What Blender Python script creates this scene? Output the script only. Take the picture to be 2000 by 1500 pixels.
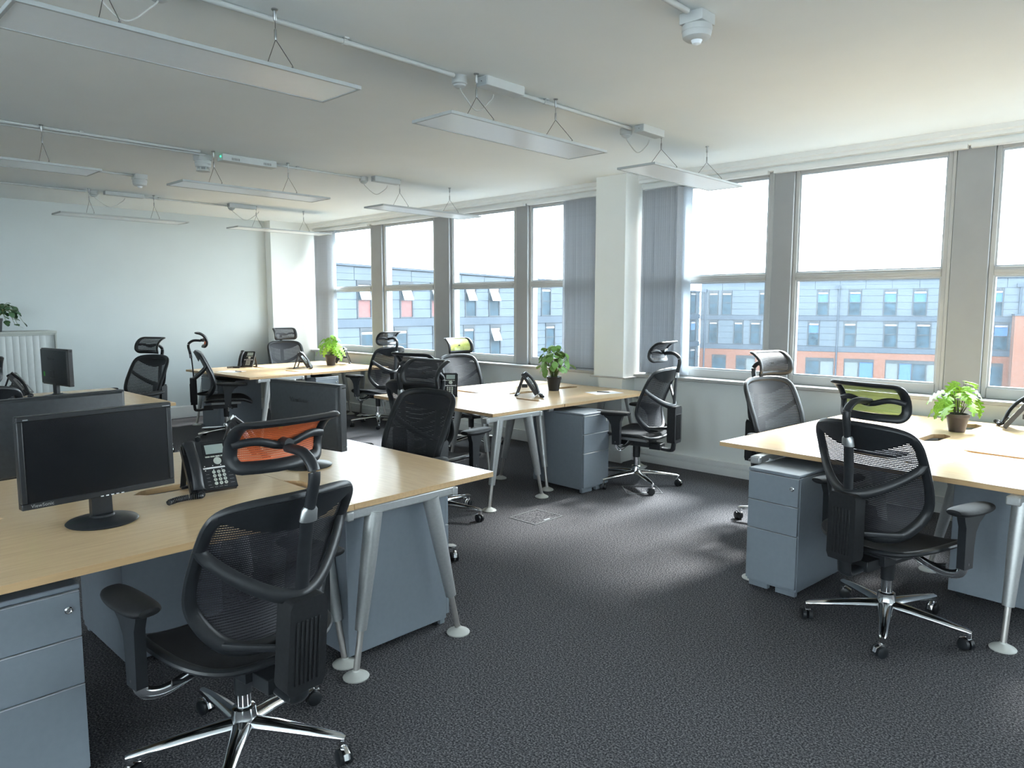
import bpy, math, random
import numpy as np
from mathutils import Matrix, Vector, Euler

# ------------------------------------------------------------------ scene, camera, sky, sun
for o in list(bpy.data.objects): bpy.data.objects.remove(o)
S = bpy.context.scene
COL = S.collection
PI = math.pi
R = math.radians

EYE = 1.53
cam_d = bpy.data.cameras.new('camera'); cam = bpy.data.objects.new('camera', cam_d); COL.objects.link(cam)
cam_d.sensor_width = 36.0; cam_d.lens = 36.0 * 1415 / 2000
cam_d.clip_start = 0.05; cam_d.clip_end = 500
_yl = math.atan(1500 / 1423.0); _pt = math.atan(152 / 1415.0)
_d = Vector((-math.cos(_yl) * math.cos(_pt), math.sin(_yl) * math.cos(_pt), -math.sin(_pt)))
cam.location = (0, 0, EYE); cam.rotation_euler = _d.to_track_quat('-Z', 'Y').to_euler()
S.camera = cam

W = bpy.data.worlds.new('sky'); S.world = W; W.use_nodes = True
bg = W.node_tree.nodes['Background']; bg.inputs[0].default_value = (0.90, 0.97, 1.0, 1); bg.inputs[1].default_value = 5.2
sun_d = bpy.data.lights.new('sun', 'SUN'); sun = bpy.data.objects.new('sun', sun_d); COL.objects.link(sun)
sun_d.energy = 8.5; sun_d.angle = R(13); sun_d.color = (1.0, 0.95, 0.89)
_s = Vector((0.05, 1.0, 0.98)).normalized()
sun.rotation_euler = _s.to_track_quat('Z', 'Y').to_euler(); sun.location = (0, 12, 12)

S.view_settings.view_transform = 'Standard'; S.view_settings.look = 'None'
S.view_settings.gamma = 1.0; S.view_settings.use_curve_mapping = False
S.view_settings.exposure = 1.47
S.cycles.max_bounces = 14; S.cycles.diffuse_bounces = 7; S.cycles.glossy_bounces = 5
S.cycles.transparent_max_bounces = 32; S.cycles.caustics_reflective = False; S.cycles.caustics_refractive = False
S.cycles.sample_clamp_indirect = 8.0

# ------------------------------------------------------------------ materials
def lin(c):
    c = c / 255.0
    return c / 12.92 if c <= 0.04045 else ((c + 0.055) / 1.055) ** 2.4
def rgb(r, g, b): return (lin(r), lin(g), lin(b), 1)
M = {}
def mat(name, col, rough=0.5, metal=0.0, var=0.06, scale=20.0, bump=0.0, spec=0.5, coat=0.0, stretch=None):
    m = bpy.data.materials.new(name); m.use_nodes = True; nt = m.node_tree; N = nt.nodes; L = nt.links
    p = N['Principled BSDF']
    p.inputs['Roughness'].default_value = rough; p.inputs['Metallic'].default_value = metal
    p.inputs['Specular IOR Level'].default_value = spec
    if coat: p.inputs['Coat Weight'].default_value = coat
    tc = N.new('ShaderNodeTexCoord'); no = N.new('ShaderNodeTexNoise'); no.inputs['Scale'].default_value = scale
    no.inputs['Detail'].default_value = 4
    if stretch:
        mp = N.new('ShaderNodeMapping'); mp.inputs['Scale'].default_value = stretch
        L.new(tc.outputs['Object'], mp.inputs['Vector']); L.new(mp.outputs[0], no.inputs['Vector'])
    else: L.new(tc.outputs['Object'], no.inputs['Vector'])
    r = N.new('ShaderNodeValToRGB')
    a = [max(0, c * (1 - var)) for c in col[:3]]; b = [min(1, c * (1 + var)) for c in col[:3]]
    r.color_ramp.elements[0].position = 0.3; r.color_ramp.elements[1].position = 0.7
    r.color_ramp.elements[0].color = (*a, 1); r.color_ramp.elements[1].color = (*b, 1)
    L.new(no.outputs['Fac'], r.inputs[0]); L.new(r.outputs[0], p.inputs['Base Color'])
    if bump:
        bu = N.new('ShaderNodeBump'); bu.inputs['Strength'].default_value = bump; bu.inputs['Distance'].default_value = 0.01
        L.new(no.outputs['Fac'], bu.inputs['Height']); L.new(bu.outputs[0], p.inputs['Normal'])
    M[name] = m
    return m
def mesh_fabric(name, col, pitch, cover, rough=0.6):
    """woven open mesh: horizontal threads, the gaps let light through"""
    m = bpy.data.materials.new(name); m.use_nodes = True; nt = m.node_tree; N = nt.nodes; L = nt.links
    p = N['Principled BSDF']; p.inputs['Base Color'].default_value = col; p.inputs['Roughness'].default_value = rough
    out = N['Material Output']; tr = N.new('ShaderNodeBsdfTransparent'); mx = N.new('ShaderNodeMixShader')
    tc = N.new('ShaderNodeTexCoord'); sp = N.new('ShaderNodeSeparateXYZ'); L.new(tc.outputs['Object'], sp.inputs[0])
    def wave(sock, pt, thr):
        a = N.new('ShaderNodeMath'); a.operation = 'MULTIPLY'; a.inputs[1].default_value = 2 * PI / pt; L.new(sock, a.inputs[0])
        b = N.new('ShaderNodeMath'); b.operation = 'SINE'; L.new(a.outputs[0], b.inputs[0])
        c = N.new('ShaderNodeMath'); c.operation = 'LESS_THAN'; c.inputs[1].default_value = thr; L.new(b.outputs[0], c.inputs[0])
        return c.outputs[0]
    h = wave(sp.outputs['Z'], pitch, math.sin((cover - 0.5) * PI))
    v = wave(sp.outputs['X'], pitch * 0.8, -0.72)
    mxm = N.new('ShaderNodeMath'); mxm.operation = 'MAXIMUM'; L.new(h, mxm.inputs[0]); L.new(v, mxm.inputs[1])
    L.new(mxm.outputs[0], mx.inputs[0]); L.new(tr.outputs[0], mx.inputs[1]); L.new(p.outputs[0], mx.inputs[2]); L.new(mx.outputs[0], out.inputs[0])
    M[name] = m
def glass_mat(name, tint, haze):
    m = bpy.data.materials.new(name); m.use_nodes = True; nt = m.node_tree; N = nt.nodes; L = nt.links
    out = N['Material Output']; N.remove(N['Principled BSDF'])
    tr = N.new('ShaderNodeBsdfTransparent'); tr.inputs[0].default_value = (*tint, 1)
    tl = N.new('ShaderNodeBsdfTranslucent'); tl.inputs[0].default_value = (0.80, 0.92, 1.0, 1)
    no = N.new('ShaderNodeTexNoise'); no.inputs['Scale'].default_value = 3.0; no.inputs['Detail'].default_value = 6
    tc = N.new('ShaderNodeTexCoord'); L.new(tc.outputs['Object'], no.inputs['Vector'])
    mr = N.new('ShaderNodeMapRange'); mr.inputs[1].default_value = 0.3; mr.inputs[2].default_value = 0.7
    mr.inputs[3].default_value = haze * 0.7; mr.inputs[4].default_value = haze * 1.3; L.new(no.outputs['Fac'], mr.inputs[0])
    m1 = N.new('ShaderNodeMixShader'); L.new(mr.outputs[0], m1.inputs[0]); L.new(tr.outputs[0], m1.inputs[1]); L.new(tl.outputs[0], m1.inputs[2])
    L.new(m1.outputs[0], out.inputs[0])
    M[name] = m
def fabric_translucent(name, col, trans):
    m = mat(name, col, 0.8, var=0.05, scale=60, spec=0.1); nt = m.node_tree; N = nt.nodes; L = nt.links
    tl = N.new('ShaderNodeBsdfTranslucent'); tl.inputs[0].default_value = col
    mx = N.new('ShaderNodeMixShader'); mx.inputs[0].default_value = trans
    L.new(N['Principled BSDF'].outputs[0], mx.inputs[1]); L.new(tl.outputs[0], mx.inputs[2]); L.new(mx.outputs[0], N['Material Output'].inputs[0])
def emit(name, col, s):
    m = bpy.data.materials.new(name); m.use_nodes = True; p = m.node_tree.nodes['Principled BSDF']
    p.inputs['Base Color'].default_value = col; p.inputs['Emission Color'].default_value = col; p.inputs['Emission Strength'].default_value = s
    M[name] = m

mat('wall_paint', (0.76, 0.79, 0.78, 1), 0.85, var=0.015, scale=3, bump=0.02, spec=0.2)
mat('ceiling_paint', (0.82, 0.86, 0.865, 1), 0.9, var=0.015, scale=2, bump=0.02, spec=0.2)
mat('wall_paint_dimmed', (0.55, 0.60, 0.61, 1), 0.85, var=0.015, scale=3, bump=0.02, spec=0.2)  # same wall paint, darkened to dim the window light on the end wall
mat('back_paint', (0.74, 0.76, 0.75, 1), 0.9, var=0.02, scale=2, spec=0.2)
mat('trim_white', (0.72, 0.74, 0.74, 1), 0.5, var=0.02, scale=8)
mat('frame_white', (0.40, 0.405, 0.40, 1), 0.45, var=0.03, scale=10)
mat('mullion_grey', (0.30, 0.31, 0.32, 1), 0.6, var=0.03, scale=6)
# carpet: flecked loop pile
m = mat('carpet', (0.08, 0.08, 0.085, 1), 0.95, var=0.5, scale=260, bump=0.6, spec=0.1)
nt = m.node_tree; N = nt.nodes; L = nt.links
v = N.new('ShaderNodeTexNoise'); v.inputs['Scale'].default_value = 135; v.inputs['Detail'].default_value = 6; v.inputs['Roughness'].default_value = 0.75
tc = [n for n in N if n.type == 'TEX_COORD'][0]; L.new(tc.outputs['Object'], v.inputs['Vector'])
rp = N.new('ShaderNodeValToRGB'); e = rp.color_ramp.elements
e[0].position = 0.40; e[0].color = (0.020, 0.021, 0.025, 1); e[1].position = 0.60; e[1].color = (0.24, 0.235, 0.245, 1)
k = e.new(0.5); k.color = (0.074, 0.074, 0.082, 1)
L.new(v.outputs['Fac'], rp.inputs[0]); L.new(rp.outputs[0], N['Principled BSDF'].inputs['Base Color'])
bu = [n for n in N if n.type == 'BUMP'][0]; L.new(v.outputs['Fac'], bu.inputs['Height'])
mat('maple', (0.68, 0.49, 0.29, 1), 0.25, var=0.07, scale=9, stretch=(0.6, 9, 9), spec=0.55)
mat('maple_edge', (0.55, 0.365, 0.19, 1), 0.45, var=0.08, scale=12, stretch=(0.5, 6, 6))
mat('pedestal_grey', (0.20, 0.23, 0.265, 1), 0.42, var=0.03, scale=40)
mat('pedestal_line', (0.40, 0.43, 0.46, 1), 0.4, var=0.03)
mat('leg_silver', (0.42, 0.43, 0.43, 1), 0.38, metal=0.55, var=0.05, scale=90)
mat('leg_rod', (0.46, 0.44, 0.42, 1), 0.32, metal=0.6, var=0.05)
mat('foot_grey', (0.52, 0.53, 0.50, 1), 0.5, var=0.04)
mat('chrome', (0.78, 0.79, 0.80, 1), 0.13, metal=1.0, var=0.02)
mat('steel', (0.35, 0.36, 0.36, 1), 0.35, metal=0.9, var=0.05)
mat('black_plastic', (0.016, 0.018, 0.021, 1), 0.38, var=0.15, scale=50, spec=0.45)
mat('black_matte', (0.012, 0.013, 0.015, 1), 0.62, var=0.2, scale=80, spec=0.3)
mat('seat_mesh', (0.014, 0.015, 0.018, 1), 0.7, var=0.45, scale=160, bump=0.2, spec=0.25, stretch=(1, 6, 1))
mesh_fabric('mesh_black', (0.02, 0.021, 0.027, 1), 0.0085, 0.79)
mesh_fabric('mesh_orange', (0.58, 0.115, 0.03, 1), 0.0065, 0.80)
mesh_fabric('mesh_green', (0.45, 0.50, 0.10, 1), 0.0065, 0.80)
mat('screen_black', (0.008, 0.009, 0.011, 1), 0.22, var=0.1, spec=0.4)
mat('monitor_shell', (0.026, 0.030, 0.034, 1), 0.42, var=0.15, scale=60, spec=0.4)
mat('phone_black', (0.014, 0.016, 0.020, 1), 0.32, var=0.1, spec=0.5)
mat('key_pale', (0.50, 0.53, 0.48, 1), 0.5, var=0.03)
mat('lcd', (0.33, 0.39, 0.37, 1), 0.25, var=0.04)
mat('print_white', (0.75, 0.76, 0.76, 1), 0.6, var=0.02)
mat('print_dim', (0.30, 0.31, 0.32, 1), 0.5, var=0.02)
mat('print_dark', (0.004, 0.004, 0.005, 1), 0.3, var=0.02)
mat('sticker_green', (0.06, 0.50, 0.05, 1), 0.5, var=0.05)
mat('paper', (0.80, 0.80, 0.82, 1), 0.7, var=0.02)
mat('pot_black', (0.012, 0.013, 0.015, 1), 0.4, var=0.1)
mat('pot_brown', (0.045, 0.034, 0.033, 1), 0.45, var=0.1)
mat('soil', (0.02, 0.015, 0.01, 1), 0.95, var=0.4, scale=120, bump=0.5)
mat('leaf_lime', (0.24, 0.50, 0.045, 1), 0.45, var=0.30, scale=14)
mat('leaf_mid', (0.15, 0.31, 0.07, 1), 0.42, var=0.35, scale=14)
mat('leaf_dark', (0.05, 0.12, 0.05, 1), 0.42, var=0.5, scale=30)
mat('stem_green', (0.09, 0.13, 0.03, 1), 0.5, var=0.2)
mat('stem_dark', (0.03, 0.035, 0.02, 1), 0.6, var=0.2)
mat('lamp_frame', (0.40, 0.43, 0.44, 1), 0.45, var=0.02)
mat('lamp_diffuser', (0.84, 0.90, 0.95, 1), 0.28, var=0.01, spec=0.6)
mat('box_white', (0.52, 0.545, 0.545, 1), 0.5, var=0.02)
mat('wire', (0.12, 0.12, 0.115, 1), 0.4, metal=0.6, var=0.05)
mat('flex_white', (0.55, 0.56, 0.55, 1), 0.5, var=0.03)
mat('cabinet_grey', (0.42, 0.45, 0.42, 1), 0.5, var=0.03)
mat('slat_grey', (0.56, 0.60, 0.60, 1), 0.5, var=0.03)
mat('floor_trim', (0.17, 0.18, 0.185, 1), 0.4, var=0.05)
mat('clad_zinc_hazy', (0.040, 0.057, 0.075, 1), 0.55, var=0.06, scale=1.5)  # bluish haze of the window panes is put into the facade colours
mat('clad_pale', (0.07, 0.085, 0.09, 1), 0.6, var=0.06, scale=1.5)
mat('clad_dark', (0.017, 0.030, 0.047, 1), 0.55, var=0.06, scale=1.5)
mat('facade_back', (0.02, 0.027, 0.036, 1), 0.7, var=0.1)
mat('win_dark', (0.010, 0.016, 0.023, 1), 0.5, var=0.1)
mat('win_glass', (0.020, 0.040, 0.056, 1), 0.5, var=0.5, scale=1.6, spec=0.12)
mat('win_blind', (0.045, 0.095, 0.19, 1), 0.6, var=0.1, spec=0.1)
mat('win_sash', (0.30, 0.33, 0.36, 1), 0.15, var=0.05, spec=0.8)
mat('win_red', (0.13, 0.04, 0.036, 1), 0.6, var=0.25, scale=6)
mat('win_vent', (0.15, 0.14, 0.14, 1), 0.6, var=0.2, scale=4)
mat('ground_far', (0.06, 0.063, 0.066, 1), 0.9, var=0.2, scale=0.3)
emit('led_green', (0.02, 0.8, 0.30, 1), 1.6)
fabric_translucent('blind_fabric', (0.63, 0.65, 0.68, 1), 0.42)
fabric_translucent('blind_vane', (0.62, 0.66, 0.70, 1), 0.45)
glass_mat('glass_upper', (0.95, 0.985, 1.0), 0.004)
glass_mat('glass_lower', (0.92, 0.97, 1.0), 0.009)
# brick of the far building (bricks too small to tell apart from here)
m = mat('brick_far', (0.40, 0.16, 0.09, 1), 0.85, var=0.1)
nt = m.node_tree; N = nt.nodes; L = nt.links
br = N.new('ShaderNodeTexBrick'); br.inputs['Scale'].default_value = 4.0
br.inputs['Color1'].default_value = (0.135, 0.05, 0.028, 1); br.inputs['Color2'].default_value = (0.105, 0.039, 0.023, 1); br.inputs['Mortar'].default_value = (0.12, 0.075, 0.058, 1)
mp = N.new('ShaderNodeMapping'); mp.inputs['Rotation'].default_value = (R(90), 0, 0)
L.new([n for n in N if n.type == 'TEX_COORD'][0].outputs['Object'], mp.inputs['Vector']); L.new(mp.outputs[0], br.inputs['Vector'])
L.new(br.outputs['Color'], N['Principled BSDF'].inputs['Base Color'])

# ------------------------------------------------------------------ mesh builder
def spline(pts, n=6, closed=False):
    P = np.array(pts, float); k = len(P); out = []
    for i in range(k if closed else k - 1):
        if closed: a, b, c, d = P[(i - 1) % k], P[i], P[(i + 1) % k], P[(i + 2) % k]
        else: a, b, c, d = P[max(i - 1, 0)], P[i], P[i + 1], P[min(i + 2, k - 1)]
        for j in range(n):
            t = j / n
            out.append(0.5 * ((2 * b) + (c - a) * t + (2 * a - 5 * b + 4 * c - d) * t * t + (3 * b - a - 3 * c + d) * t ** 3))
    if not closed: out.append(P[-1])
    return np.array(out)
class MB:
    def __init__(s): s.v = []; s.f = []; s.m = []; s.cur = 0; s.T = None
    def mat(s, i): s.cur = i; return s
    def add(s, vs, fs):
        o = len(s.v)
        for p in vs:
            p = Vector(p)
            if s.T is not None: p = s.T @ p
            s.v.append(tuple(p))
        for f in fs: s.f.append([o + i for i in f]); s.m.append(s.cur)
        return s
    def box(s, x0, x1, y0, y1, z0, z1):
        return s.add([(x0, y0, z0), (x1, y0, z0), (x1, y1, z0), (x0, y1, z0), (x0, y0, z1), (x1, y0, z1), (x1, y1, z1), (x0, y1, z1)],
                     [(0, 3, 2, 1), (4, 5, 6, 7), (0, 1, 5, 4), (1, 2, 6, 5), (2, 3, 7, 6), (3, 0, 4, 7)])
    def tube(s, path, a, b=None, ref=None, n=10, closed=False, cap=True):
        P = np.array(path, float); k = len(P)
        A = np.full(k, a) if np.isscalar(a) else np.array(a, float)
        B = A if b is None else (np.full(k, b) if np.isscalar(b) else np.array(b, float))
        T = np.zeros_like(P)
        for i in range(k):
            if closed: T[i] = P[(i + 1) % k] - P[(i - 1) % k]
            else: T[i] = P[min(i + 1, k - 1)] - P[max(i - 1, 0)]
            T[i] /= (np.linalg.norm(T[i]) + 1e-12)
        if ref is None:
            r = np.array([0, 0, 1.0]) if abs(T[0][2]) < 0.9 else np.array([1.0, 0, 0])
        vs = []; Np = None
        for i in range(k):
            if ref is not None: r = np.array(ref[i] if hasattr(ref[0], '__len__') else ref, float)
            elif Np is not None: r = Np
            Nn = r - T[i] * np.dot(r, T[i]); Nn /= (np.linalg.norm(Nn) + 1e-12); Np = Nn
            Bn = np.cross(T[i], Nn)
            for j in range(n):
                w = 2 * PI * j / n
                vs.append(P[i] + Bn * A[i] * math.cos(w) + Nn * B[i] * math.sin(w))
        fs = []
        for i in range(k if closed else k - 1):
            i2 = (i + 1) % k
            for j in range(n):
                j2 = (j + 1) % n; fs.append((i * n + j, i * n + j2, i2 * n + j2, i2 * n + j))
        if cap and not closed: fs.append(tuple(range(n - 1, -1, -1))); fs.append(tuple(range((k - 1) * n, k * n)))
        return s.add(vs, fs)
    def cyl(s, p0, p1, r0, r1=None, n=16):
        return s.tube([p0, p1], [r0, r0 if r1 is None else r1], n=n)
    def lathe(s, prof, c=(0, 0, 0), n=24, axis='z'):
        vs = []; fs = []; k = len(prof)
        for r, z in prof:
            for j in range(n):
                w = 2 * PI * j / n; x, y = r * math.cos(w), r * math.sin(w)
                p = (x, y, z) if axis == 'z' else ((z, x, y) if axis == 'x' else (x, z, y))
                vs.append((c[0] + p[0], c[1] + p[1], c[2] + p[2]))
        for i in range(k - 1):
            for j in range(n):
                j2 = (j + 1) % n; fs.append((i * n + j, i * n + j2, (i + 1) * n + j2, (i + 1) * n + j))
        fs.append(tuple(range(n - 1, -1, -1))); fs.append(tuple(range((k - 1) * n, k * n)))
        return s.add(vs, fs)
    def prism(s, poly, d0, d1, plane='xy', side=None):
        k = len(poly)
        def P(u, v, d): return {'xy': (u, v, d), 'yz': (d, u, v), 'xz': (u, d, v)}[plane]
        s.add([P(u, v, d0) for u, v in poly] + [P(u, v, d1) for u, v in poly], [tuple(range(k - 1, -1, -1)), tuple(range(k, 2 * k))])
        o = s.cur
        if side is not None: s.cur = side
        s.add([P(u, v, d0) for u, v in poly] + [P(u, v, d1) for u, v in poly], [(i, (i + 1) % k, k + (i + 1) % k, k + i) for i in range(k)])
        s.cur = o; return s
    def grid(s, f, nu, nv, thick=0.0, nrm=(0, -1, 0)):
        vs = [f(i / nu, j / nv) for j in range(nv + 1) for i in range(nu + 1)]
        fs = [(j * (nu + 1) + i, j * (nu + 1) + i + 1, (j + 1) * (nu + 1) + i + 1, (j + 1) * (nu + 1) + i) for j in range(nv) for i in range(nu)]
        s.add(vs, fs)
        if thick:
            t = np.array(nrm) * thick; s.add([tuple(np.array(p) + t) for p in vs], [tuple(reversed(q)) for q in fs])
            k = nu + 1
            rim = [i for i in range(k)] + [j * k + nu for j in range(1, nv + 1)] + [nv * k + i for i in range(nu - 1, -1, -1)] + [j * k for j in range(nv - 1, 0, -1)]
            rv = [vs[i] for i in rim]; q = len(rv)
            s.add(rv + [tuple(np.array(p) + t) for p in rv], [(i, (i + 1) % q, q + (i + 1) % q, q + i) for i in range(q)])
        return s
    def text(s, string, size, loc, rot, depth=0.0006):
        me = text_mesh(string, size, depth)
        Mx = Matrix.Translation(loc) @ Euler(rot).to_matrix().to_4x4()
        return s.add([Mx @ v.co for v in me.vertices], [tuple(p.vertices) for p in me.polygons])
    def mesh(s, name, mats, smooth=True, ang=38):
        me = bpy.data.meshes.new(name); me.from_pydata(s.v, [], s.f)
        for mm in (mats if isinstance(mats, (list, tuple)) else [mats]): me.materials.append(M[mm])
        me.polygons.foreach_set('material_index', s.m)
        if smooth:
            me.polygons.foreach_set('use_smooth', [True] * len(s.f)); me.set_sharp_from_angle(angle=R(ang))
        me.update(); return me
    def build(s, name, mats, parent=None, loc=(0, 0, 0), rot=(0, 0, 0), bevel=0.0, smooth=True, seg=2):
        o = bpy.data.objects.new(name, s.mesh(name, mats, smooth)); COL.objects.link(o)
        o.location = loc; o.rotation_euler = rot; o.parent = parent
        if bevel:
            b = o.modifiers.new('bevel', 'BEVEL'); b.width = bevel; b.segments = seg; b.limit_method = 'ANGLE'; b.angle_limit = R(40); b.harden_normals = False
        return o
_txt = {}
def text_mesh(string, size, depth):
    key = (string, size, depth)
    if key not in _txt:
        c = bpy.data.curves.new('print', 'FONT'); c.body = string; c.size = size; c.extrude = depth; c.align_x = 'CENTER'; c.align_y = 'CENTER'; c.resolution_u = 2
        o = bpy.data.objects.new('print', c); COL.objects.link(o); bpy.context.view_layer.update()
        _txt[key] = bpy.data.meshes.new_from_object(o.evaluated_get(bpy.context.evaluated_depsgraph_get()))
        bpy.data.objects.remove(o)
    return _txt[key]
def setp(o, label, cat, group=None):
    o['label'] = label; o['category'] = cat
    if group: o['group'] = group
    return o
def thing(name, label, cat, loc=(0, 0, 0), rz=0.0, group=None):
    o = bpy.data.objects.new(name, None); COL.objects.link(o); o.location = loc; o.rotation_euler = (0, 0, rz); o.empty_display_size = 0.1
    return setp(o, label, cat, group)
def struct(o, label=None):
    o['kind'] = 'structure'
    if label: o['label'] = label
    return o
def dup(o, parent=None):
    c = o.copy(); COL.objects.link(c); c.parent = parent
    for ch in list(o.children): dup(ch, c)
    return c
def place(proto, first, loc, rz, label, group=None):
    o = proto if first else dup(proto)
    o.location = loc; o.rotation_euler = (0, 0, rz); o['label'] = label
    if group: o['group'] = group
    return o
def piece(mesh, name, parent, loc, scale=(1, 1, 1), rot=(0, 0, 0)):
    o = bpy.data.objects.new(name, mesh); COL.objects.link(o); o.location = loc; o.scale = scale; o.rotation_euler = rot; o.parent = parent
    return o
_uc = {}
def unit_box(matname):
    if matname not in _uc: _uc[matname] = MB().box(0, 1, 0, 1, 0, 1).mesh('piece', matname, smooth=False)
    return _uc[matname]
def bar(matname, name, parent, x0, x1, y0, y1, z0, z1):
    return piece(unit_box(matname), name, parent, (x0, y0, z0), (x1 - x0, y1 - y0, z1 - z0))

# ------------------------------------------------------------------ room shell
H = 2.77
XL, XR, YB, YW = -10.1, 8.6, -3.6, 6.03
struct(MB().box(XL - .2, XR + .2, YB - .2, YW + .3, -0.2, 0.0).build('floor', 'carpet', smooth=False), 'dark grey flecked carpet floor')
struct(MB().box(XL - .2, XR + .2, YB - .2, YW + .3, H, H + 0.2).build('ceiling', 'ceiling_paint', smooth=False), 'plain white painted ceiling')
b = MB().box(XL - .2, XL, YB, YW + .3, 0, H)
struct(b.build('wall_left', 'wall_paint_dimmed', smooth=False), 'plain white far end wall')
struct(MB().box(XL, XL + 0.16, 5.36, YW + 0.12, 0, H).build('wall_pilaster', 'wall_paint', smooth=False), 'white pilaster in the far corner beside the windows')
bk_ = MB().box(XL - .2, XR + .2, YB - .2, YB, 0, 0.85); bk_.box(XL - .2, XR + .2, YB - .2, YB, 2.6, H)
FILL_WIN = [(-3.1 + i * 2.3, -3.1 + i * 2.3 + 1.5) for i in range(5)]  # unseen openings added behind the camera to brighten surfaces facing the room
e_ = [XL - .2] + [q for w in FILL_WIN for q in w] + [XR + .2]
for k in range(0, len(e_), 2): bk_.box(e_[k], e_[k + 1], YB - .2, YB, .85, 2.6)
struct(bk_.build('wall_back', 'back_paint', smooth=False))
struct(MB().box(XR, XR + .2, YB, YW + .3, 0, H).build('wall_right', 'back_paint', smooth=False))
# window wall: below the sills, above the heads, solid end
wb = MB(); wb.box(XL, XR, YW, YW + 0.27, 0, 0.835)
wb.box(XL, XR, 6.05, YW + 0.27, 2.665, H); wb.box(1.45, 1.83, YW, YW + 0.27, 0.835, 2.665); wb.box(8.1, XR, YW, YW + 0.27, 0.835, 2.665); wb.box(XL, -9.93, 6.1, YW + .27, .835, 2.665)
struct(wb.build('wall_window', 'wall_paint', smooth=False), 'white wall under and over the windows')
pr = MB(); pr.box(-4.365, -4.015, 5.79, YW + 0.27, 0.835, H); pr.box(-4.33, -4.045, 5.815, YW + .01, 0, 0.84)
struct(pr.build('wall_pier', 'wall_paint', smooth=False), 'white square pier between the two banks of windows')
# cornice moulding and blind pelmet under the ceiling
for n_, (xa, xb) in enumerate(((-9.94, -4.365), (-4.015, XR))):
    cb = MB().prism([(5.985, H), (5.985, 2.735), (6.0, 2.725), (6.0, 2.70), (6.05, 2.695), (6.05, H)], xa, xb, 'yz')
    struct(cb.build('trim_%d' % (n_ + 1), 'trim_white', smooth=False), 'white cornice moulding over the windows')
# sills
for n_, (xa, xb) in enumerate(((-9.94, -4.365), (-4.015, XR))):
    sb = MB().box(xa, xb, 5.965, 6.14, 0.838, 0.868)
    struct(sb.build('trim_%d' % (n_ + 3), 'frame_white', bevel=0.006), 'white window sill board')
sb = MB().box(-4.40, -3.98, 5.765, 6.03, 0.832, 0.846)
struct(sb.build('trim_5', 'frame_white', bevel=0.004), 'thin sill lip around the white pier')
# baseboards (perimeter trunking with a groove)
def skirting(name, pts, label):
    sk = MB()
    for (x0, x1, y0, y1) in pts:
        sk.box(x0, x1, y0, y1, 0, 0.075); sk.box(x0 + .004, x1 - .004, y0 + .004, y1, 0.075, 0.083); sk.box(x0, x1, y0, y1, 0.083, 0.125)
    return struct(sk.build(name, 'trim_white', bevel=0.003), label)
skirting('baseboard_window', [(-9.94, -4.33, 6.0, YW), (-4.045, XR, 6.0, YW)], 'white grooved trunking along the foot of the window wall')
sk = MB().box(XL, XL + 0.018, YB, 5.36, 0, 0.155); sk.box(XL, XL + .012, YB, 5.36, .155, .165)
struct(sk.build('baseboard_left', 'trim_white', bevel=0.003), 'white skirting board along the far end wall')
struct(MB().box(-4.35, -4.025, 5.79, 5.82, 0, 0.125).build('baseboard_pier', 'trim_white', bevel=0.003), 'white skirting around the pier foot')

# windows: frame, transom, panes
WIN = [(-9.86, -8.505), (-8.245, -7.155), (-6.855, -5.735), (-5.535, -4.40), (-3.98, -2.735), (-2.54, -1.388), (-1.128, 0.02), (0.24, 1.40), (1.86, 3.0), (3.2, 4.35), (4.6, 5.75), (5.95, 7.1), (7.3, 8.08)]
LAB = ['white framed window at the far end beside the corner', 'second window from the far corner', 'third window from the far corner', 'white framed window left of the pier',
       'window right of the pier with a drawn blind', 'wide window behind the green headrest chair', 'window at the right edge of the picture', 'window beyond the right edge'] + ['window further along the window wall outside the picture'] * 5
for i, (xa, xb) in enumerate(WIN):
    fb = MB(); y0, y1 = 6.115, 6.185; fw = 0.035; z0, z1 = 0.868, 2.665
    fb.box(xa, xa + fw, y0, y1, z0, z1); fb.box(xb - fw, xb, y0, y1, z0, z1)
    fb.box(xa + fw, xb - fw, y0, y1, z0, 0.945); fb.box(xa + fw, xb - fw, y0, y1, 2.625, z1)
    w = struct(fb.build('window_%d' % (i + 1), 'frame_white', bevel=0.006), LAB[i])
    tb = MB().box(xa + fw, xb - fw, y0 - .006, y1, 1.748, 1.808); tb.box(xa + fw, xb - fw, y0 - .016, y0, 1.765, 1.79)
    tb.build('transom', 'frame_white', w, bevel=0.004)
    gb = MB(); zi = 0.012
    for (a, c) in ((0.945, 1.748), (1.808, 2.625)):
        gb.box(xa + fw, xa + fw + zi, y0 + .012, y1 - .02, a, c); gb.box(xb - fw - zi, xb - fw, y0 + .012, y1 - .02, a, c)
        gb.box(xa + fw + zi, xb - fw - zi, y0 + .012, y1 - .02, a, a + zi); gb.box(xa + fw + zi, xb - fw - zi, y0 + .012, y1 - .02, c - zi, c)
    gb.build('glazing_bead', 'black_matte' if False else 'pedestal_line', w, smooth=False)
    MB().box(xa + fw, xb - fw, 6.150, 6.154, 0.945, 1.748).build('pane', 'glass_lower', w, smooth=False)
    MB().box(xa + fw, xb - fw, 6.150, 6.154, 1.808, 2.625).build('pane', 'glass_upper', w, smooth=False)
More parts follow.
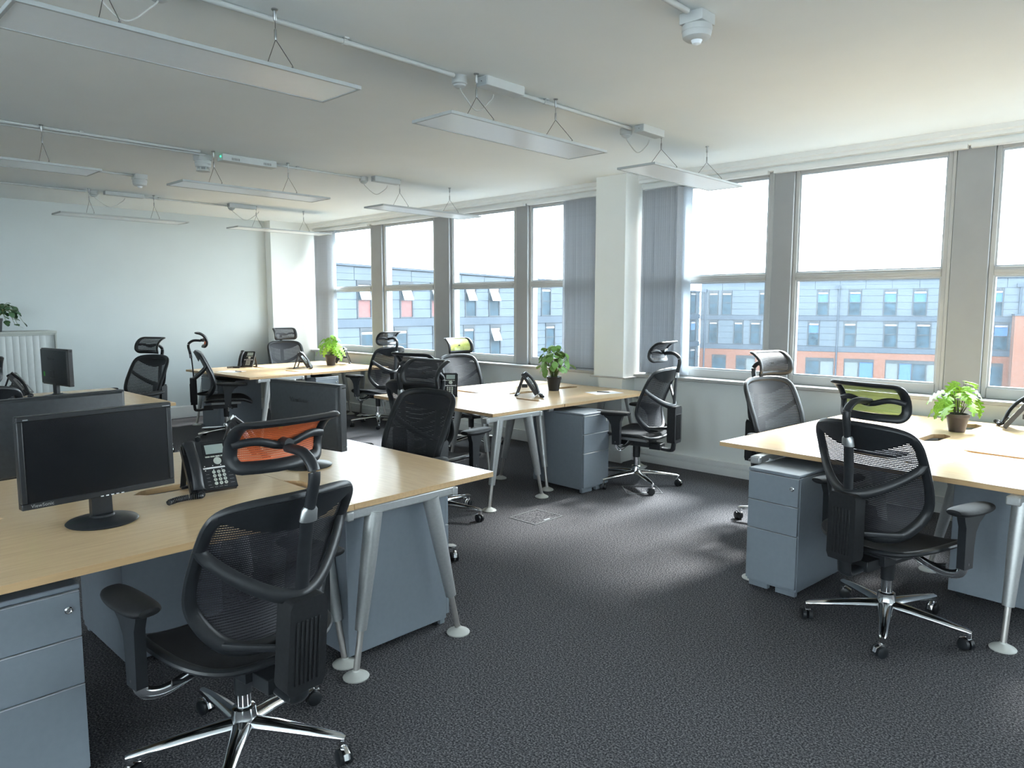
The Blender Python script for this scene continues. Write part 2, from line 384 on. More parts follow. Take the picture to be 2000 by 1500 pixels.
for i, (xa, xb) in enumerate(FILL_WIN):
    fb = MB(); y0, y1 = YB - .12, YB - .06
    fb.box(xa, xa + .05, y0, y1, .85, 2.6); fb.box(xb - .05, xb, y0, y1, .85, 2.6); fb.box(xa + .05, xb - .05, y0, y1, .85, .92); fb.box(xa + .05, xb - .05, y0, y1, 2.54, 2.6); fb.box((xa + xb) / 2 - .03, (xa + xb) / 2 + .03, y0, y1, .92, 2.54)
    w = struct(fb.build('window_%d' % (len(WIN) + i + 1), 'frame_white', smooth=False), 'unseen window added behind the camera to let in fill light')
    MB().box(xa + .05, xb - .05, y0 + .03, y0 + .034, .92, 2.54).build('pane', 'glass_upper', w, smooth=False)
# mullion casings between windows
gaps = [(-8.505, -8.245), (-7.155, -6.855), (-5.735, -5.535), (-2.735, -2.54), (-1.388, -1.128), (0.02, 0.24), (3.0, 3.2), (4.35, 4.6), (5.75, 5.95), (7.1, 7.3)]
gl = ['grey mullion casing nearest the far corner', 'second grey mullion casing from the far corner', 'grey mullion casing left of the pier blind', 'grey mullion casing behind the black headrest chair',
      'wide grey mullion casing behind the right plant', 'grey mullion casing beyond the right edge'] + ['mullion casing outside the picture'] * 4
for i, (xa, xb) in enumerate(gaps):
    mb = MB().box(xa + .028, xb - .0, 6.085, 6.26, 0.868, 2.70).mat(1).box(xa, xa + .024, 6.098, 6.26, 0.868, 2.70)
    struct(mb.build('trim_%d' % (i + 6), ['mullion_grey', 'frame_white'], bevel=0.004), gl[i])

# ------------------------------------------------------------------ vertical blinds
vane = MB().grid(lambda u, v: ((u - .5) * 0.115, 0.012 * (1 - (2 * u - 1) ** 2), v * 1.745), 6, 1, 0.0008, (0, 1, 0)).mesh('vane', 'blind_fabric')
vane_l = MB().grid(lambda u, v: ((u - .5) * 0.127, 0.010 * (1 - (2 * u - 1) ** 2), v * 1.745), 6, 1, 0.0008, (0, 1, 0)).mesh('vane', 'blind_vane')
def blind(name, label, xr0, xr1, xs, flat, wand):
    t = thing(name, label, 'blind', (0, 6.06, 2.64), 0, 'vertical blinds drawn back at the windows')
    rb = MB().box(xr0, xr1, -0.022, 0.022, 0.0, 0.032); rb.box(xr0, xr1, -.026, -.022, .004, .034)
    rb.build('headrail', 'trim_white', t, bevel=0.003)
    for x in xs: piece(vane, 'slat', t, (x, 0, -1.755), (1, 1, 1), (0, 0, R(random.uniform(58, 66))))
    for x in flat: piece(vane_l, 'slat', t, (x, 0.004, -1.755), (1, 1, 1), (0, 0, R(-14)))
    if wand is not None:
        cb = MB().tube(spline([(wand, -.035, 0), (wand, -.036, -1.2), (wand + .003, -.036, -1.62), (wand + .012, -.034, -1.66), (wand + .02, -.034, -1.62), (wand + .02, -.036, -.6), (wand + .018, -.035, 0)], 5), 0.0022, n=5)
        cb.build('pull_cord', 'flex_white', t)
random.seed(3)
blind('vertical_blind', 'grey vertical blind drawn back against the left side of the pier', -5.50, -4.40, np.linspace(-4.93, -4.46, 20), [-4.43], None)
blind('vertical_blind', 'grey vertical blind drawn back against the right side of the pier', -3.99, -2.75, np.linspace(-3.95, -3.57, 17), [-3.52], -3.985)
blind('vertical_blind', 'grey vertical blind drawn back into the far corner of the room', -9.86, -8.50, np.linspace(-9.80, -9.45, 15), [-9.37], None)
blind('vertical_blind', 'empty white blind rail over the wide window at right', -2.70, -1.29, [], [], None)
blind('vertical_blind', 'empty white blind rail at the top right corner of the picture', -1.27, 0.10, [], [], None)
blind('vertical_blind', 'empty white blind rail over the third window from the far corner', -6.95, -5.56, [], [], None)
blind('vertical_blind', 'empty white blind rail over the second window from the far corner', -8.40, -7.00, [], [], None)

# ------------------------------------------------------------------ desks
def desk_top_poly(L_, D):
    def scallop(xc, w=0.34, d=0.055):
        return [(xc + w / 2, D), (xc + w / 2 - .045, D - d * .85), (xc + w / 2 - .07, D - d), (xc - w / 2 + .07, D - d), (xc - w / 2 + .045, D - d * .85), (xc - w / 2, D)]
    return [(0.002, 0), (L_ - .002, 0), (L_ - .002, D)] + scallop(L_ * .75) + scallop(L_ * .25) + [(0.002, D)]
leg_cache = {}
def make_desk(loc, rz, L_, label, group, off0=0.0, off1=0.0, in0=.025, in1=.025, D=0.8):
    t = thing('desk', label, 'desk', (loc[0], loc[1], 0), rz, group)
    top = MB(); top.prism(desk_top_poly(L_, D), 0.705, 0.73, 'xy', side=1)
    top.build('desktop', ['maple', 'maple_edge'], t, bevel=0.0018, smooth=False)
    rail = MB().box(0.07, L_ - .07, D / 2 - .03, D / 2 + .03, 0.655, 0.69)
    rail.build('cross_rail', 'leg_silver', t, bevel=0.004)
    for x, off, ox in ((in0, off0, -.035 if in0 < .1 else 0), (L_ - in1, off1, .035 if in1 < .1 else 0)):
        yc = D / 2 + off
        bm = MB().box(x - .022, x + .022, yc - .29, yc + .29, 0.664, 0.704)
        bm.box(x - .028, x + .028, yc - .30, yc - .27, .660, .700); bm.box(x - .028, x + .028, yc + .27, yc + .30, .660, .700)
        bm.build('end_beam', 'leg_silver', t, bevel=0.006)
        for s in (-1, 1):
            p0 = np.array((x, yc + s * .155, 0.672)); p1 = np.array((x + ox, yc + s * .285, 0.018))
            q = p0 + (p1 - p0) * 0.735
            lb = MB().tube([p0, p0 + (p1 - p0) * .3, q, q + (p1 - p0) * .002], [0.037, 0.034, 0.0245, 0.021], n=18)
            lb.mat(1).cyl(q, p1, 0.0135, 0.0135, 12)
            lg = lb.build('leg', ['leg_silver', 'leg_rod'], t)
            key = (round(float(p1[0]), 4), round(float(p1[1]), 4))
            fm = MB().lathe([(0.053, 0.0), (0.055, 0.006), (0.05, 0.011), (0.032, 0.02), (0.016, 0.028), (0.014, 0.034)], (p1[0], p1[1], 0), 20)
            fm.build('foot', 'foot_grey', lg)
    return t
def tf(O, ang, x, y):
    a = R(ang); return (O[0] + x * math.cos(a) - y * math.sin(a), O[1] + x * math.sin(a) + y * math.cos(a))
GD = None
CL = {'left': ((-2.445, 1.648), 0.0), 'centre': ((-3.752, 4.586), -2.6), 'back': ((-7.745, 4.65), 1.8), 'far': ((-6.16, 1.62), 0.0), 'right': ((-2.031, 3.934), -5.2)}
def cdesk(cl, x, y, r, L_, label, off0=0.0, off1=0.0, in0=.025, in1=.025):
    O, a = CL[cl]
    return make_desk(tf(O, a, x, y), R(a + r), L_, label, 'maple desks on tapered silver legs', off0, off1, in0, in1)
cdesk('left', 0, 0.8, 180, 1.6, 'maple desk whose end juts toward the aisle behind the orange headrest chair', 0.135, 0.0)
cdesk('left', 0, -1.6, 90, 1.6, 'maple desk in the left foreground carrying the front monitor and phone', 0.0, 0.0)
cdesk('left', -1.6, 0, -90, 1.6, 'maple desk behind the front monitor carrying the monitor seen from the back')
cdesk('centre', -1.6, -0.8, 0, 1.6, 'bright maple desk in the room centre, its bare end facing the camera', 0, -0.165)
cdesk('centre', 0, 0, 90, 1.2, 'maple desk before the pier with the phone and dark potted plant', 0.0, 0.0, -.05)
cdesk('centre', -1.6, 1.2, -90, 1.2, 'maple desk under the windows in front of the lime headrest chair')
cdesk('back', -1.6, -0.8, 0, 1.6, 'maple desk near the far wall beside the chair with the small orange headrest')
cdesk('back', 0, 0, 90, 1.2, 'maple desk near the far windows with the lime plant on its back edge')
cdesk('back', -1.6, 1.2, -90, 1.2, 'maple desk in the far corner in front of the chair by the pilaster')
cdesk('far', 0, 0.8, 180, 1.6, 'maple desk at the far left behind the two black monitors')
cdesk('far', 0, -1.4, 90, 1.4, 'maple desk at the far left edge hidden behind the back of a monitor')
cdesk('right', 0, 0, 0, 1.62, 'maple desk at the right with the green headrest chair drawn up', -0.215, -.145, .30, .12)
cdesk('right', 0, 2.0, -90, 1.2, 'maple desk under the right windows in front of the black headrest chair')
cdesk('right', 1.6, 0.8, 90, 1.2, 'maple desk at the right edge under the potted split leaf plant')

# ------------------------------------------------------------------ drawer pedestals
def make_pedestal(loc, rz, label, w=0.31, d=0.57, h=0.665):
    """front faces -y locally, origin at the centre of the front edge"""
    t = thing('drawer_pedestal', label, 'drawer unit', (loc[0], loc[1], 0), rz, 'grey drawer pedestals')
    MB().box(-w / 2, w / 2, 0.018, d, 0.035, h - .018).build('carcass', 'pedestal_grey', t, bevel=0.003)
    MB().box(-w / 2 - .001, w / 2 + .001, 0.0, d + .001, h - .016, h).build('top_panel', 'pedestal_grey', t, bevel=0.004)
    pl = MB().box(-w / 2 + .01, -w * .08, 0.02, .05, 0.008, 0.05); pl.box(w * .08, w / 2 - .01, .02, .05, .008, .05)
    pl.build('plinth', 'pedestal_grey', t, bevel=0.002)
    zz = [h - .02, h - .02 - .152, h - .02 - .308, 0.05]
    for i in range(3):
        db = MB().box(-w / 2 + .002, w / 2 - .002, -0.002, 0.017, zz[i + 1] + .004, zz[i] - .003)
        db.mat(1).box(-w / 2 + .002, w / 2 - .002, -0.0035, 0.014, zz[i] - .003, zz[i])
        dr = db.build('drawer', ['pedestal_grey', 'pedestal_line'], t, bevel=0.002)
        if i == 0:
            MB().lathe([(0.011, -.002), (0.012, -.006), (0.008, -.008), (0.006, -.006)], (w / 2 - .035, 0, (zz[0] + zz[1]) / 2 + .02), 14, 'y').build('lock', 'chrome', dr)
    for sx in (-1, 1):
        for y in (.06, d - .05):
            MB().lathe([(.018, -.012), (.02, -.008), (.02, .008), (.018, .012)], (sx * (w / 2 - .04), y, .0205), 14, 'x').build('castor', 'black_plastic', t)
    return t
make_pedestal((-2.69, 2.235), R(180), 'grey drawer unit beside the splayed legs at the end of the front desk', w=0.30)
make_pedestal((-2.495, 0.492), R(90), 'grey drawer unit in the bottom left corner of the picture', w=0.33, d=0.57)
make_pedestal((-3.74, 1.20), R(-90), 'grey drawer unit in shadow under the front desk behind the armrest', w=0.42)
O, a = CL['centre']
make_pedestal(tf(O, a, 0.20, 0.17), R(a + 90), 'pale grey drawer unit lit by the windows before the pier', w=0.32)
O, a = CL['right']
make_pedestal(tf(O, a, .475, -.225), R(a), 'grey drawer unit with a lock left of the green headrest chair', w=0.285)
make_pedestal(tf(O, a, 1.72, .60), R(a + 90), 'grey drawer unit standing sideways right of the green headrest chair', w=0.30, d=.60)
O, a = CL['back']
make_pedestal(tf(O, a, -0.0, 0.22), R(a + 90), 'grey drawer unit under the far desk right of the distant monitor back', w=0.33)
make_pedestal(tf(O, a, -1.1, -.74), R(a), 'grey drawer unit under the far desk behind the chair with orange headrest', w=0.42)

# ------------------------------------------------------------------ office chair
def crs(pts, x):
    xs = [p[0] for p in pts]; return float(np.interp(x, xs, [p[1] for p in pts]))
YBK = spline([(.47, -.215), (.53, -.19), (.60, -.168), (.66, -.165), (.74, -.188), (.82, -.222), (.92, -.265), (1.0, -.302), (1.06, -.335)], 6)
def yback(z): return float(np.interp(z, YBK[:, 0], YBK[:, 1]))
HALF = [(0, 1.026), (.11, 1.023), (.19, 1.012), (.236, .992), (.257, .955), (.264, .89), (.266, .81), (.264, .73), (.256, .66), (.235, .60), (.198, .54), (.15, .50), (.075, .482), (0, .48)]
OUT = spline(HALF + [(-x, z) for x, z in HALF[-2:0:-1]], 4, True)
_hh = spline(HALF, 6)
def whalf(z):
    o = np.argsort(_hh[:, 1]); return float(np.interp(z, _hh[o, 1], _hh[o, 0]))
def ysurf(x, z): return yback(z) + 0.062 * (x / .26) ** 2
HPROF = spline([(-.302, 1.208), (-.266, 1.199), (-.235, 1.176), (-.215, 1.145), (-.208, 1.11), (-.214, 1.077), (-.234, 1.044)], 6)
_hs = np.concatenate([[0], np.cumsum(np.linalg.norm(np.diff(HPROF, axis=0), axis=1))]); HLEN = _hs[-1]
def head(x, v):
    """x -1..1, v 0..1 from the top edge down"""
    y = np.interp(v * HLEN, _hs, HPROF[:, 0]); z = np.interp(v * HLEN, _hs, HPROF[:, 1])
    return (x * .163, y + .048 * x * x * (.3 + .7 * v), z)
def make_chair(label):
    t = thing('office_chair', label, 'chair', (0, 0, 0), 0, 'mesh office chairs with headrests')
    # base
    hb = MB().lathe([(.036, .082), (.048, .088), (.05, .118), (.042, .135), (.039, .168), (.033, .172)], n=24)
    hub = hb.build('base_hub', 'chrome', t)
    castors = []
    for k in range(5):
        w = 2 * PI * k / 5 + .22; c, s = math.cos(w), math.sin(w)
        lb = MB(); pts = [(.03, .112), (.12, .108), (.24, .099), (.345, .088), (.363, .085)]
        lb.tube([(r * c, r * s, z) for r, z in pts], [.034, .030, .023, .018, .011], [.023, .021, .017, .014, .009], ref=(0, 0, 1), n=12)
        lb.cyl((.352 * c, .352 * s, .09), (.352 * c, .352 * s, .052), .0115, .0105, 12)
        lg = lb.build('leg', 'chrome', t)
        cb = MB(); cs = R(40 * k)
        ax = np.array((math.cos(w + 1.1 + cs), math.sin(w + 1.1 + cs), 0)); fwv = np.array((-ax[1], ax[0], 0))
        cc = np.array((.352 * c, .352 * s, .0275)) + fwv * .012
        for sg in (-1, 1):
            cb.mat(0).tube([cc + ax * sg * .005, cc + ax * sg * .008, cc + ax * sg * .022, cc + ax * sg * .025], [.025, .0275, .0275, .021], n=18)
        cb.mat(1).tube([cc + np.array((0, 0, .028)) - fwv * .024, cc + np.array((0, 0, .033)), cc + np.array((0, 0, .02)) + fwv * .027, cc + np.array((0, 0, .002)) + fwv * .033], [.012, .012, .012, .011], .003, ref=(0, 0, 1), n=8)
        cb.build('castor', ['black_plastic', 'chrome'], lg)
    gb = MB().cyl((0, 0, .165), (0, 0, .25), .025, .025, 20).mat(1).cyl((0, 0, .245), (0, 0, .365), .030, .032, 20)
    gb.build('gas_column', ['chrome', 'black_plastic'], t)
    # mechanism under the seat
    mb = MB().box(-.075, .075, -.15, .12, .352, .408); mb.box(-.05, .05, -.24, -.14, .335, .385); mb.box(-.13, .13, -.02, .08, .40, .425)
    mb.mat(1).box(-.135, -.10, -.16, .16, .405, .43); mb.box(.10, .135, -.16, .16, .405, .43)
    mb.mat(0).tube([(.07, .05, .375), (.2, .05, .37), (.235, .06, .372)], [.006, .006, .012], n=8)
    mb.tube([(-.07, .0, .375), (-.2, .0, .368), (-.235, .01, .37)], [.006, .006, .012], n=8)
    mb.build('tilt_mechanism', ['black_plastic', 'steel'], t, bevel=.006)
    # seat
    def sz(x, y):
        z = .458 + .018 * (x / .26) ** 2
        if y > .14: z -= .055 * ((y - .14) / .14) ** 2
        if y < -.10: z -= .022 * ((-.10 - y) / .13) ** 2
        return z
    loop = []
    for i in range(48):
        w = 2 * PI * i / 48; c, s = math.cos(w), math.sin(w)
        x = .262 * math.copysign(abs(c) ** .55, c); y = .025 + .25 * math.copysign(abs(s) ** .55, s)
        loop.append((x, y, sz(x, y)))
    fr = MB().tube(loop, .019, .013, ref=(0, 0, 1), n=10, closed=True)
    def under(u, v):
        w = 2 * PI * u; c, s = math.cos(w), math.sin(w)
        x = v * .255 * math.copysign(abs(c) ** .55, c); y = .02 + v * .243 * math.copysign(abs(s) ** .55, s)
        return (x, y, sz(x, y) - .018 - .016 * (1 - v ** 3))
    fr.grid(under, 40, 5)
    seat = fr.build('seat', 'black_plastic', t)
    def topf(u, v):
        w = 2 * PI * u; c, s = math.cos(w), math.sin(w)
        x = v * .258 * math.copysign(abs(c) ** .55, c); y = .025 + v * .246 * math.copysign(abs(s) ** .55, s)
        return (x, y, sz(x, y) + .008 - .014 * (1 - v ** 4))
    MB().grid(topf, 48, 8).build('seat_mesh', 'seat_mesh', seat)
    # arms
    for sg in (-1, 1):
        br = MB().tube(spline([(sg * .10, .01, .40), (sg * .18, .012, .372), (sg * .26, .015, .355), (sg * .318, .018, .375), (sg * .335, .02, .43)], 5), .020, .009, ref=(0, 1, 0), n=10)
        # ref along y: bracket is a flat chrome strap
        arm = MB().prism([(-.018, .40), (.05, .40), (.052, .50), (.060, .56), (.085, .60), (.125, .628), (.125, .640), (-.04, .640), (-.036, .625), (-.022, .59)], sg * .335 - .017, sg * .335 + .017, 'yz').build('armrest', 'black_plastic', t, bevel=.012, seg=3)
        br.build('arm_bracket', 'chrome', arm)
        def pad(u, v, sg=sg):
            w = 2 * PI * u; q = v * PI
            ly = -.10 + .165 * (1 - math.cos(q)) ; r = math.sin(q) ** .42
            wd = .049 + .010 * (1 - v); cx, cz = math.cos(w), math.sin(w)
            z = .655 + (.022 * r) * cz + .012 * (1 - v) ** 2 - .006 * v
            return (sg * .335 + wd * r * math.copysign(abs(cx) ** .8, cx) - sg * .028 * v * v, ly, z)
        MB().grid(pad, 20, 14).build('arm_pad', 'black_matte', arm)
    # backrest frame, mesh, crescent plate, yoke
    ins = []
    for x, z in OUT:
        cx, cz = x * (1 - .018 / .262), .762 + (z - .762) * (1 - .018 / .282); ins.append((cx, ysurf(cx, cz), cz))
    low = [1.0 + .55 * max(0, min(1, (.70 - p[2]) / .12)) * (1 if abs(p[0]) > .05 else .6) for p in ins]
    bk = MB().tube(ins, [.0225 * (1 + .2 * (l - 1)) for l in low], [.0135 * l for l in low], ref=(0, 1, 0), n=10, closed=True).build('backrest', 'black_plastic', t)
    def bm(u, v):
        z = .495 + v * (1.016 - .495); hw = max(.02, whalf(z) - .014); x = (2 * u - 1) * hw
        return (x, ysurf(x, z) + .004, z)
    MB().grid(bm, 20, 36).build('back_mesh', 'mesh_black', bk)
    def cres(u, v):
        x = (2 * u - 1) * .232; q = (x / .232) ** 2
        zt = float(np.interp(abs(x), _hh[:14 * 2, 0], _hh[:14 * 2, 1])) - .012; zl = .972 - .072 * (1 - q); zl = min(zl, zt - .004)
        z = zl + v * (zt - zl); return (x, ysurf(x, z) - .010 - .006 * (1 - q), z)
    MB().grid(cres, 20, 5, .005).build('top_plate', 'black_plastic', bk)
    ya = [(-.252, .872), (-.236, .842), (-.19, .795), (-.125, .747), (-.06, .716), (0, .706), (.06, .716), (.125, .747), (.19, .795), (.236, .842), (.252, .872)]
    yp = spline([(x, ysurf(x, z) * (abs(x) / .252) ** 1.5 + (-.335) * (1 - (abs(x) / .252) ** 1.5), z) for x, z in ya], 5)
    kk = np.abs(yp[:, 0]) / .252
    yk = MB().tube(yp, .026 - .006 * kk, .015 - .003 * kk, ref=(0, 1, 0), n=10)
    lz = [(-.19, .535), (-.12, .528), (0, .525), (.12, .528), (.19, .535)]
    yk.tube(spline([(x, ysurf(x, z) * min(1, abs(x) / .19) + (-.30) * (1 - min(1, abs(x) / .19)), z) for x, z in lz], 5), .013, .007, ref=(0, 1, 0), n=8)
    yk.build('back_yoke', 'black_plastic', bk)
    # spine cover with ribs, lower arm
    sp = MB().prism([(-.058, .405), (.058, .405), (.068, .43), (.066, .69), (.054, .712), (-.054, .712), (-.066, .69), (-.068, .43)], -.375, -.305, 'xz')
    spine = sp.build('spine_cover', 'black_matte', t, bevel=.010, seg=3)
    rb = MB()
    for i in range(6): rb.box(-.043 + i * .0156, -.036 + i * .0156, -.3795, -.372, .435, .645)
    rb.build('rib', 'black_matte', spine, bevel=.002)['kind'] = 'stuff'
    MB().tube(spline([(0, -.340, .43), (0, -.336, .37), (0, -.32, .338), (0, -.22, .345), (0, -.12, .368)], 6), .034, .016, ref=[(0, 1, .2)] * 10 + [(0, .3, 1)] * 15, n=12).build('spine_arm', 'black_plastic', t)
    # headrest stem
    sm = MB().tube(spline([(0, -.335, .70), (0, -.338, .80), (0, -.345, .90), (0, -.352, .95)], 5), .025, .008, ref=(0, 1, 0), n=10)
    sm.mat(1).tube([(0, -.352, .93), (0, -.356, .965), (0, -.357, .975)], [.030, .027, .02], [.017, .016, .013], ref=(0, 1, 0), n=14)
    sm.mat(0).tube(spline([(0, -.352, .94), (0, -.362, 1.0), (0, -.374, 1.06), (0, -.364, 1.10), (0, -.315, 1.128), (0, -.24, 1.125)], 6), .019, .0145, ref=[(0, 1, .1)] * 16 + [(0, .2, 1)] * 15, n=14)
    sm.build('headrest_stem', ['black_plastic', 'steel'], t)
    # headrest
    fl = []; rx, rv = .17, .17
    corners = [(1, 0, 0), (1, 1, 90), (-1, 1, 180), (-1, 0, 270)]
    for (sx, vv, a0) in corners:
        for j in range(7):
            aa = R(a0 + 90 * j / 6); q = 1 - .0
            cx = sx * (1 - rx * 1.0); cv = vv + (rv * 1.25 if vv == 0 else -rv * 1.25)
            ang_ = R({(1, 0): -90, (1, 1): 0, (-1, 1): 90, (-1, 0): 180}[(sx, vv)] + 90 * j / 6)
            fl.append((cx + rx * math.cos(ang_), cv + rv * 1.25 * math.sin(ang_)))
    fl2 = []
    for i in range(len(fl)):
        p, q = fl[i], fl[(i + 1) % len(fl)]; d = math.hypot((q[0] - p[0]), (q[1] - p[1]) * .7); n_ = 5 if d > .3 else 1
        for j in range(n_): fl2.append((p[0] + (q[0] - p[0]) * j / n_, p[1] + (q[1] - p[1]) * j / n_))
    ins = [(x * .93, .5 + (v - .5) * .86) for x, v in fl2]
    P_ = [head(x, v) for x, v in ins]
    def nrm(x, v):
        a = np.array(head(x, min(1, v + .02))) - np.array(head(x, max(0, v - .02))); b_ = np.array(head(x + .02, v)) - np.array(head(x - .02, v))
        c_ = np.cross(a, b_); return c_ / np.linalg.norm(c_)
    hr = MB().tube(P_, .0205, .0105, ref=[nrm(x, v) for x, v in ins], n=10, closed=True)
    hr.tube(spline([tuple(np.array(head(x, .60 + .05 * math.cos(x * 5))) + np.array((0, -.012, 0))) for x in np.linspace(-.95, .95, 13)], 3), .0125, .007, ref=(0, 1, 0), n=10)
    hr.cyl((0, -.245, 1.125), (0, -.208, 1.12), .016, .018, 12)
    h = hr.build('headrest', 'black_plastic', t)
    def hm(u, v):
        vv = .06 + v * .88; e = 1.0
        if vv < .28: e = .80 + .15 * math.sqrt(max(0, 1 - ((.28 - vv) / .26) ** 2))
        elif vv > .72: e = .80 + .15 * math.sqrt(max(0, 1 - ((vv - .72) / .26) ** 2))
        else: e = .95
        x, y, z = head((2 * u - 1) * e, vv); return (x, y + .002, z)
    g = MB().grid(hm, 18, 14)
    ho = g.build('headrest_mesh', 'mesh_black', h)
    HM = {'black': ho.data, 'orange': g.mesh('headrest_mesh', 'mesh_orange'), 'green': g.mesh('headrest_mesh', 'mesh_green')}
    return t, HM
CH, HM = make_chair('x')
chairs = [   # x, y, facing, headrest colour, seat drop, headrest drop, recline, label
    (-2.285, 1.073, 184, 'orange', -.025, .035, 6.5, 'large foreground office chair with an orange mesh headrest seen from behind'),
    (-1.00, 3.66, 74, 'green', -.01, -.01, 0, 'black office chair with a green mesh headrest seen from behind at the right desk'),
    (-3.44, 5.18, 187, 'black', 0, .03, 0, 'black office chair side on before the pier with a shiny chrome base'),
    (-1.98, 4.92, -16, 'black', 0, 0, 0, 'black office chair facing us behind the right desk below the grey mullion'),
    (-5.72, 5.38, -6, 'green', -.03, 0, 0, 'black office chair with a lime headrest facing us below the left windows'),
    (-3.40, 2.57, 273, 'black', 0, 0, 3, 'tall black mesh office chair facing us behind the end of the front desk'),
    (-3.95, 3.36, 100, 'black', 0, 0, 0, 'black office chair half hidden behind the tall chair in the aisle'),
    (-7.64, 5.54, 186, 'black', 0, 0, 0, 'black office chair below the left windows seen from behind before the far desks'),
    (-9.50, 5.38, -8, 'black', 0, 0, 0, 'black office chair in the far corner in front of the pilaster'),
    (-8.20, 3.79, 66, 'orange', 0, .02, 0, 'black office chair in profile with a small orange headrest by the far wall'),
    (-7.90, 2.66, 290, 'black', 0, 0, 3, 'black office chair with black headrest standing alone against the white far wall'),
    (-5.80, 0.96, 178, 'black', 0, 0, 0, 'black office chair cut off by the left edge beside a monitor'),
]
built = []
for i, (x, y, f, hc, dz, dh, rc, lab) in enumerate(chairs): built.append((place(CH, i == 0, (x, y, 0), R(f - 90), lab), hc, dz, dh, rc))
piv = Vector((0, -.15, .42))
for o, hc, dz, dh, rc in built:
    for c in o.children:
        if rc and c.name.startswith(('backrest', 'spine_cover', 'headrest')):
            rm = Matrix.Rotation(R(rc), 3, 'X'); c.rotation_euler = (R(rc), 0, 0); c.location = piv - rm @ piv
        if not c.name.startswith(('base_hub', 'leg')): c.location.z += dz
        if c.name.startswith('headrest'): c.location.z += dh if not c.name.startswith('headrest_stem') else dh * .6
    for c in o.children_recursive:
        if c.name.startswith('headrest_mesh'): c.data = HM[hc]

# ------------------------------------------------------------------ monitors
def make_monitor():
    t = thing('monitor', 'x', 'monitor', (0, 0, 0), 0, 'black flat monitors')
    w, z0, z1 = .262, .10, .425
    bz = MB()
    bz.box(-w, w, -.018, .012, z0, z0 + .022); bz.box(-w, w, -.018, .012, z1 - .018, z1)
    bz.box(-w, -w + .018, -.018, .012, z0 + .022, z1 - .018); bz.box(w - .018, w, -.018, .012, z0 + .022, z1 - .018)
    bz.box(-w, w, .006, .020, z0, z1)
    body = bz.build('bezel', 'black_plastic', t, bevel=.003)
    MB().box(-w + .018, w - .018, -.0135, .006, z0 + .022, z1 - .018).build('screen', 'screen_black', body, smooth=False)
    bk = MB(); zc = (z0 + z1) / 2
    vs = []
    for (ww, hh, y) in ((w - .004, (z1 - z0) / 2 - .004, .019), (w - .012, (z1 - z0) / 2 - .012, .034), (w - .06, (z1 - z0) / 2 - .05, .050)):
        vs += [(-ww, y, zc - hh), (ww, y, zc - hh), (ww, y, zc + hh), (-ww, y, zc + hh)]
    fs = [(8, 11, 10, 9)]
    for k in (0, 4):
        for j in range(4): fs.append((k + j, k + 4 + j, k + 4 + (j + 1) % 4, k + (j + 1) % 4))
    bk.add(vs, fs); back = bk.build('back_shell', 'monitor_shell', t, bevel=.006)
    lg = MB().text('ViewSonic', .034, (0, .0505, zc + .075), (R(90), 0, R(180)), .0005); lg.build('back_logo', 'print_dark', back, smooth=False)
    st = MB().box(.135, .165, .0500, .0508, zc - .085, zc - .045); st.build('green_sticker', 'sticker_green', back, smooth=False)
    lb = MB().box(.07, .19, .0345, .0352, z0 + .018, z0 + .043)
    lb.mat(1)
    rr = random.Random(5); x = .08
    while x < .18:
        ww = rr.choice((.0012, .002, .003)); lb.box(x, x + ww, .0352, .0356, z0 + .022, z0 + .034); x += ww + rr.choice((.0015, .0025))
    lb.build('barcode_label', ['print_white', 'print_dark'], back, smooth=False)
    fr = MB().text('ViewSonic', .017, (-w + .062, -.0185, z0 + .0115), (R(90), 0, 0), .0004)
    fr.build('front_logo', 'print_dim', body, smooth=False)
    for k in range(5): MB().box(-.012 + k * .018, -.002 + k * .018, -.0190, -.0178, z0 + .001, z0 + .0045).build('button', 'print_white', body, smooth=False)
    MB().box(-w + .019, -w + .035, -.0186, -.018, z1 - .014, z1 - .010).build('badge', 'print_dim', body, smooth=False)
    MB().box(w - .035, w - .006, -.0186, -.018, z1 - .013, z1 - .010).build('badge', 'print_dim', body, smooth=False)
    MB().prism([(-.036, .02), (.036, .02), (.034, .20), (-.034, .20)], .006, .034, 'xz').build('neck', 'black_plastic', t, bevel=.006)
    MB().box(-.05, .05, .035, .052, .165, .235).build('hinge', 'black_plastic', t, bevel=.006)
    MB().lathe([(.118, 0), (.122, .004), (.117, .009), (.075, .017), (.042, .024), (.038, .03)], (0, .012, 0), 40).build('stand_base', 'black_plastic', t)
    return t
MON = make_monitor()
TZ = 0.7302
mons = [(-2.915, .862, 93.5, 'large black monitor standing front left with its dark screen toward us'),
        (-3.50, .89, -84, 'black monitor behind the front one, its back with a green sticker toward us'),
        (-3.22, 1.905, 189, 'black monitor seen from the back behind the orange headrest'),
        (-7.36, 1.88, 188, 'small distant monitor seen from the back before the tambour cabinet'),
        (-6.60, .82, 100, 'black monitor seen edge on at the left border beside the cut off chair')]
for i, (x, y, a, lab) in enumerate(mons): place(MON, i == 0, (x, y, TZ), R(a), lab)

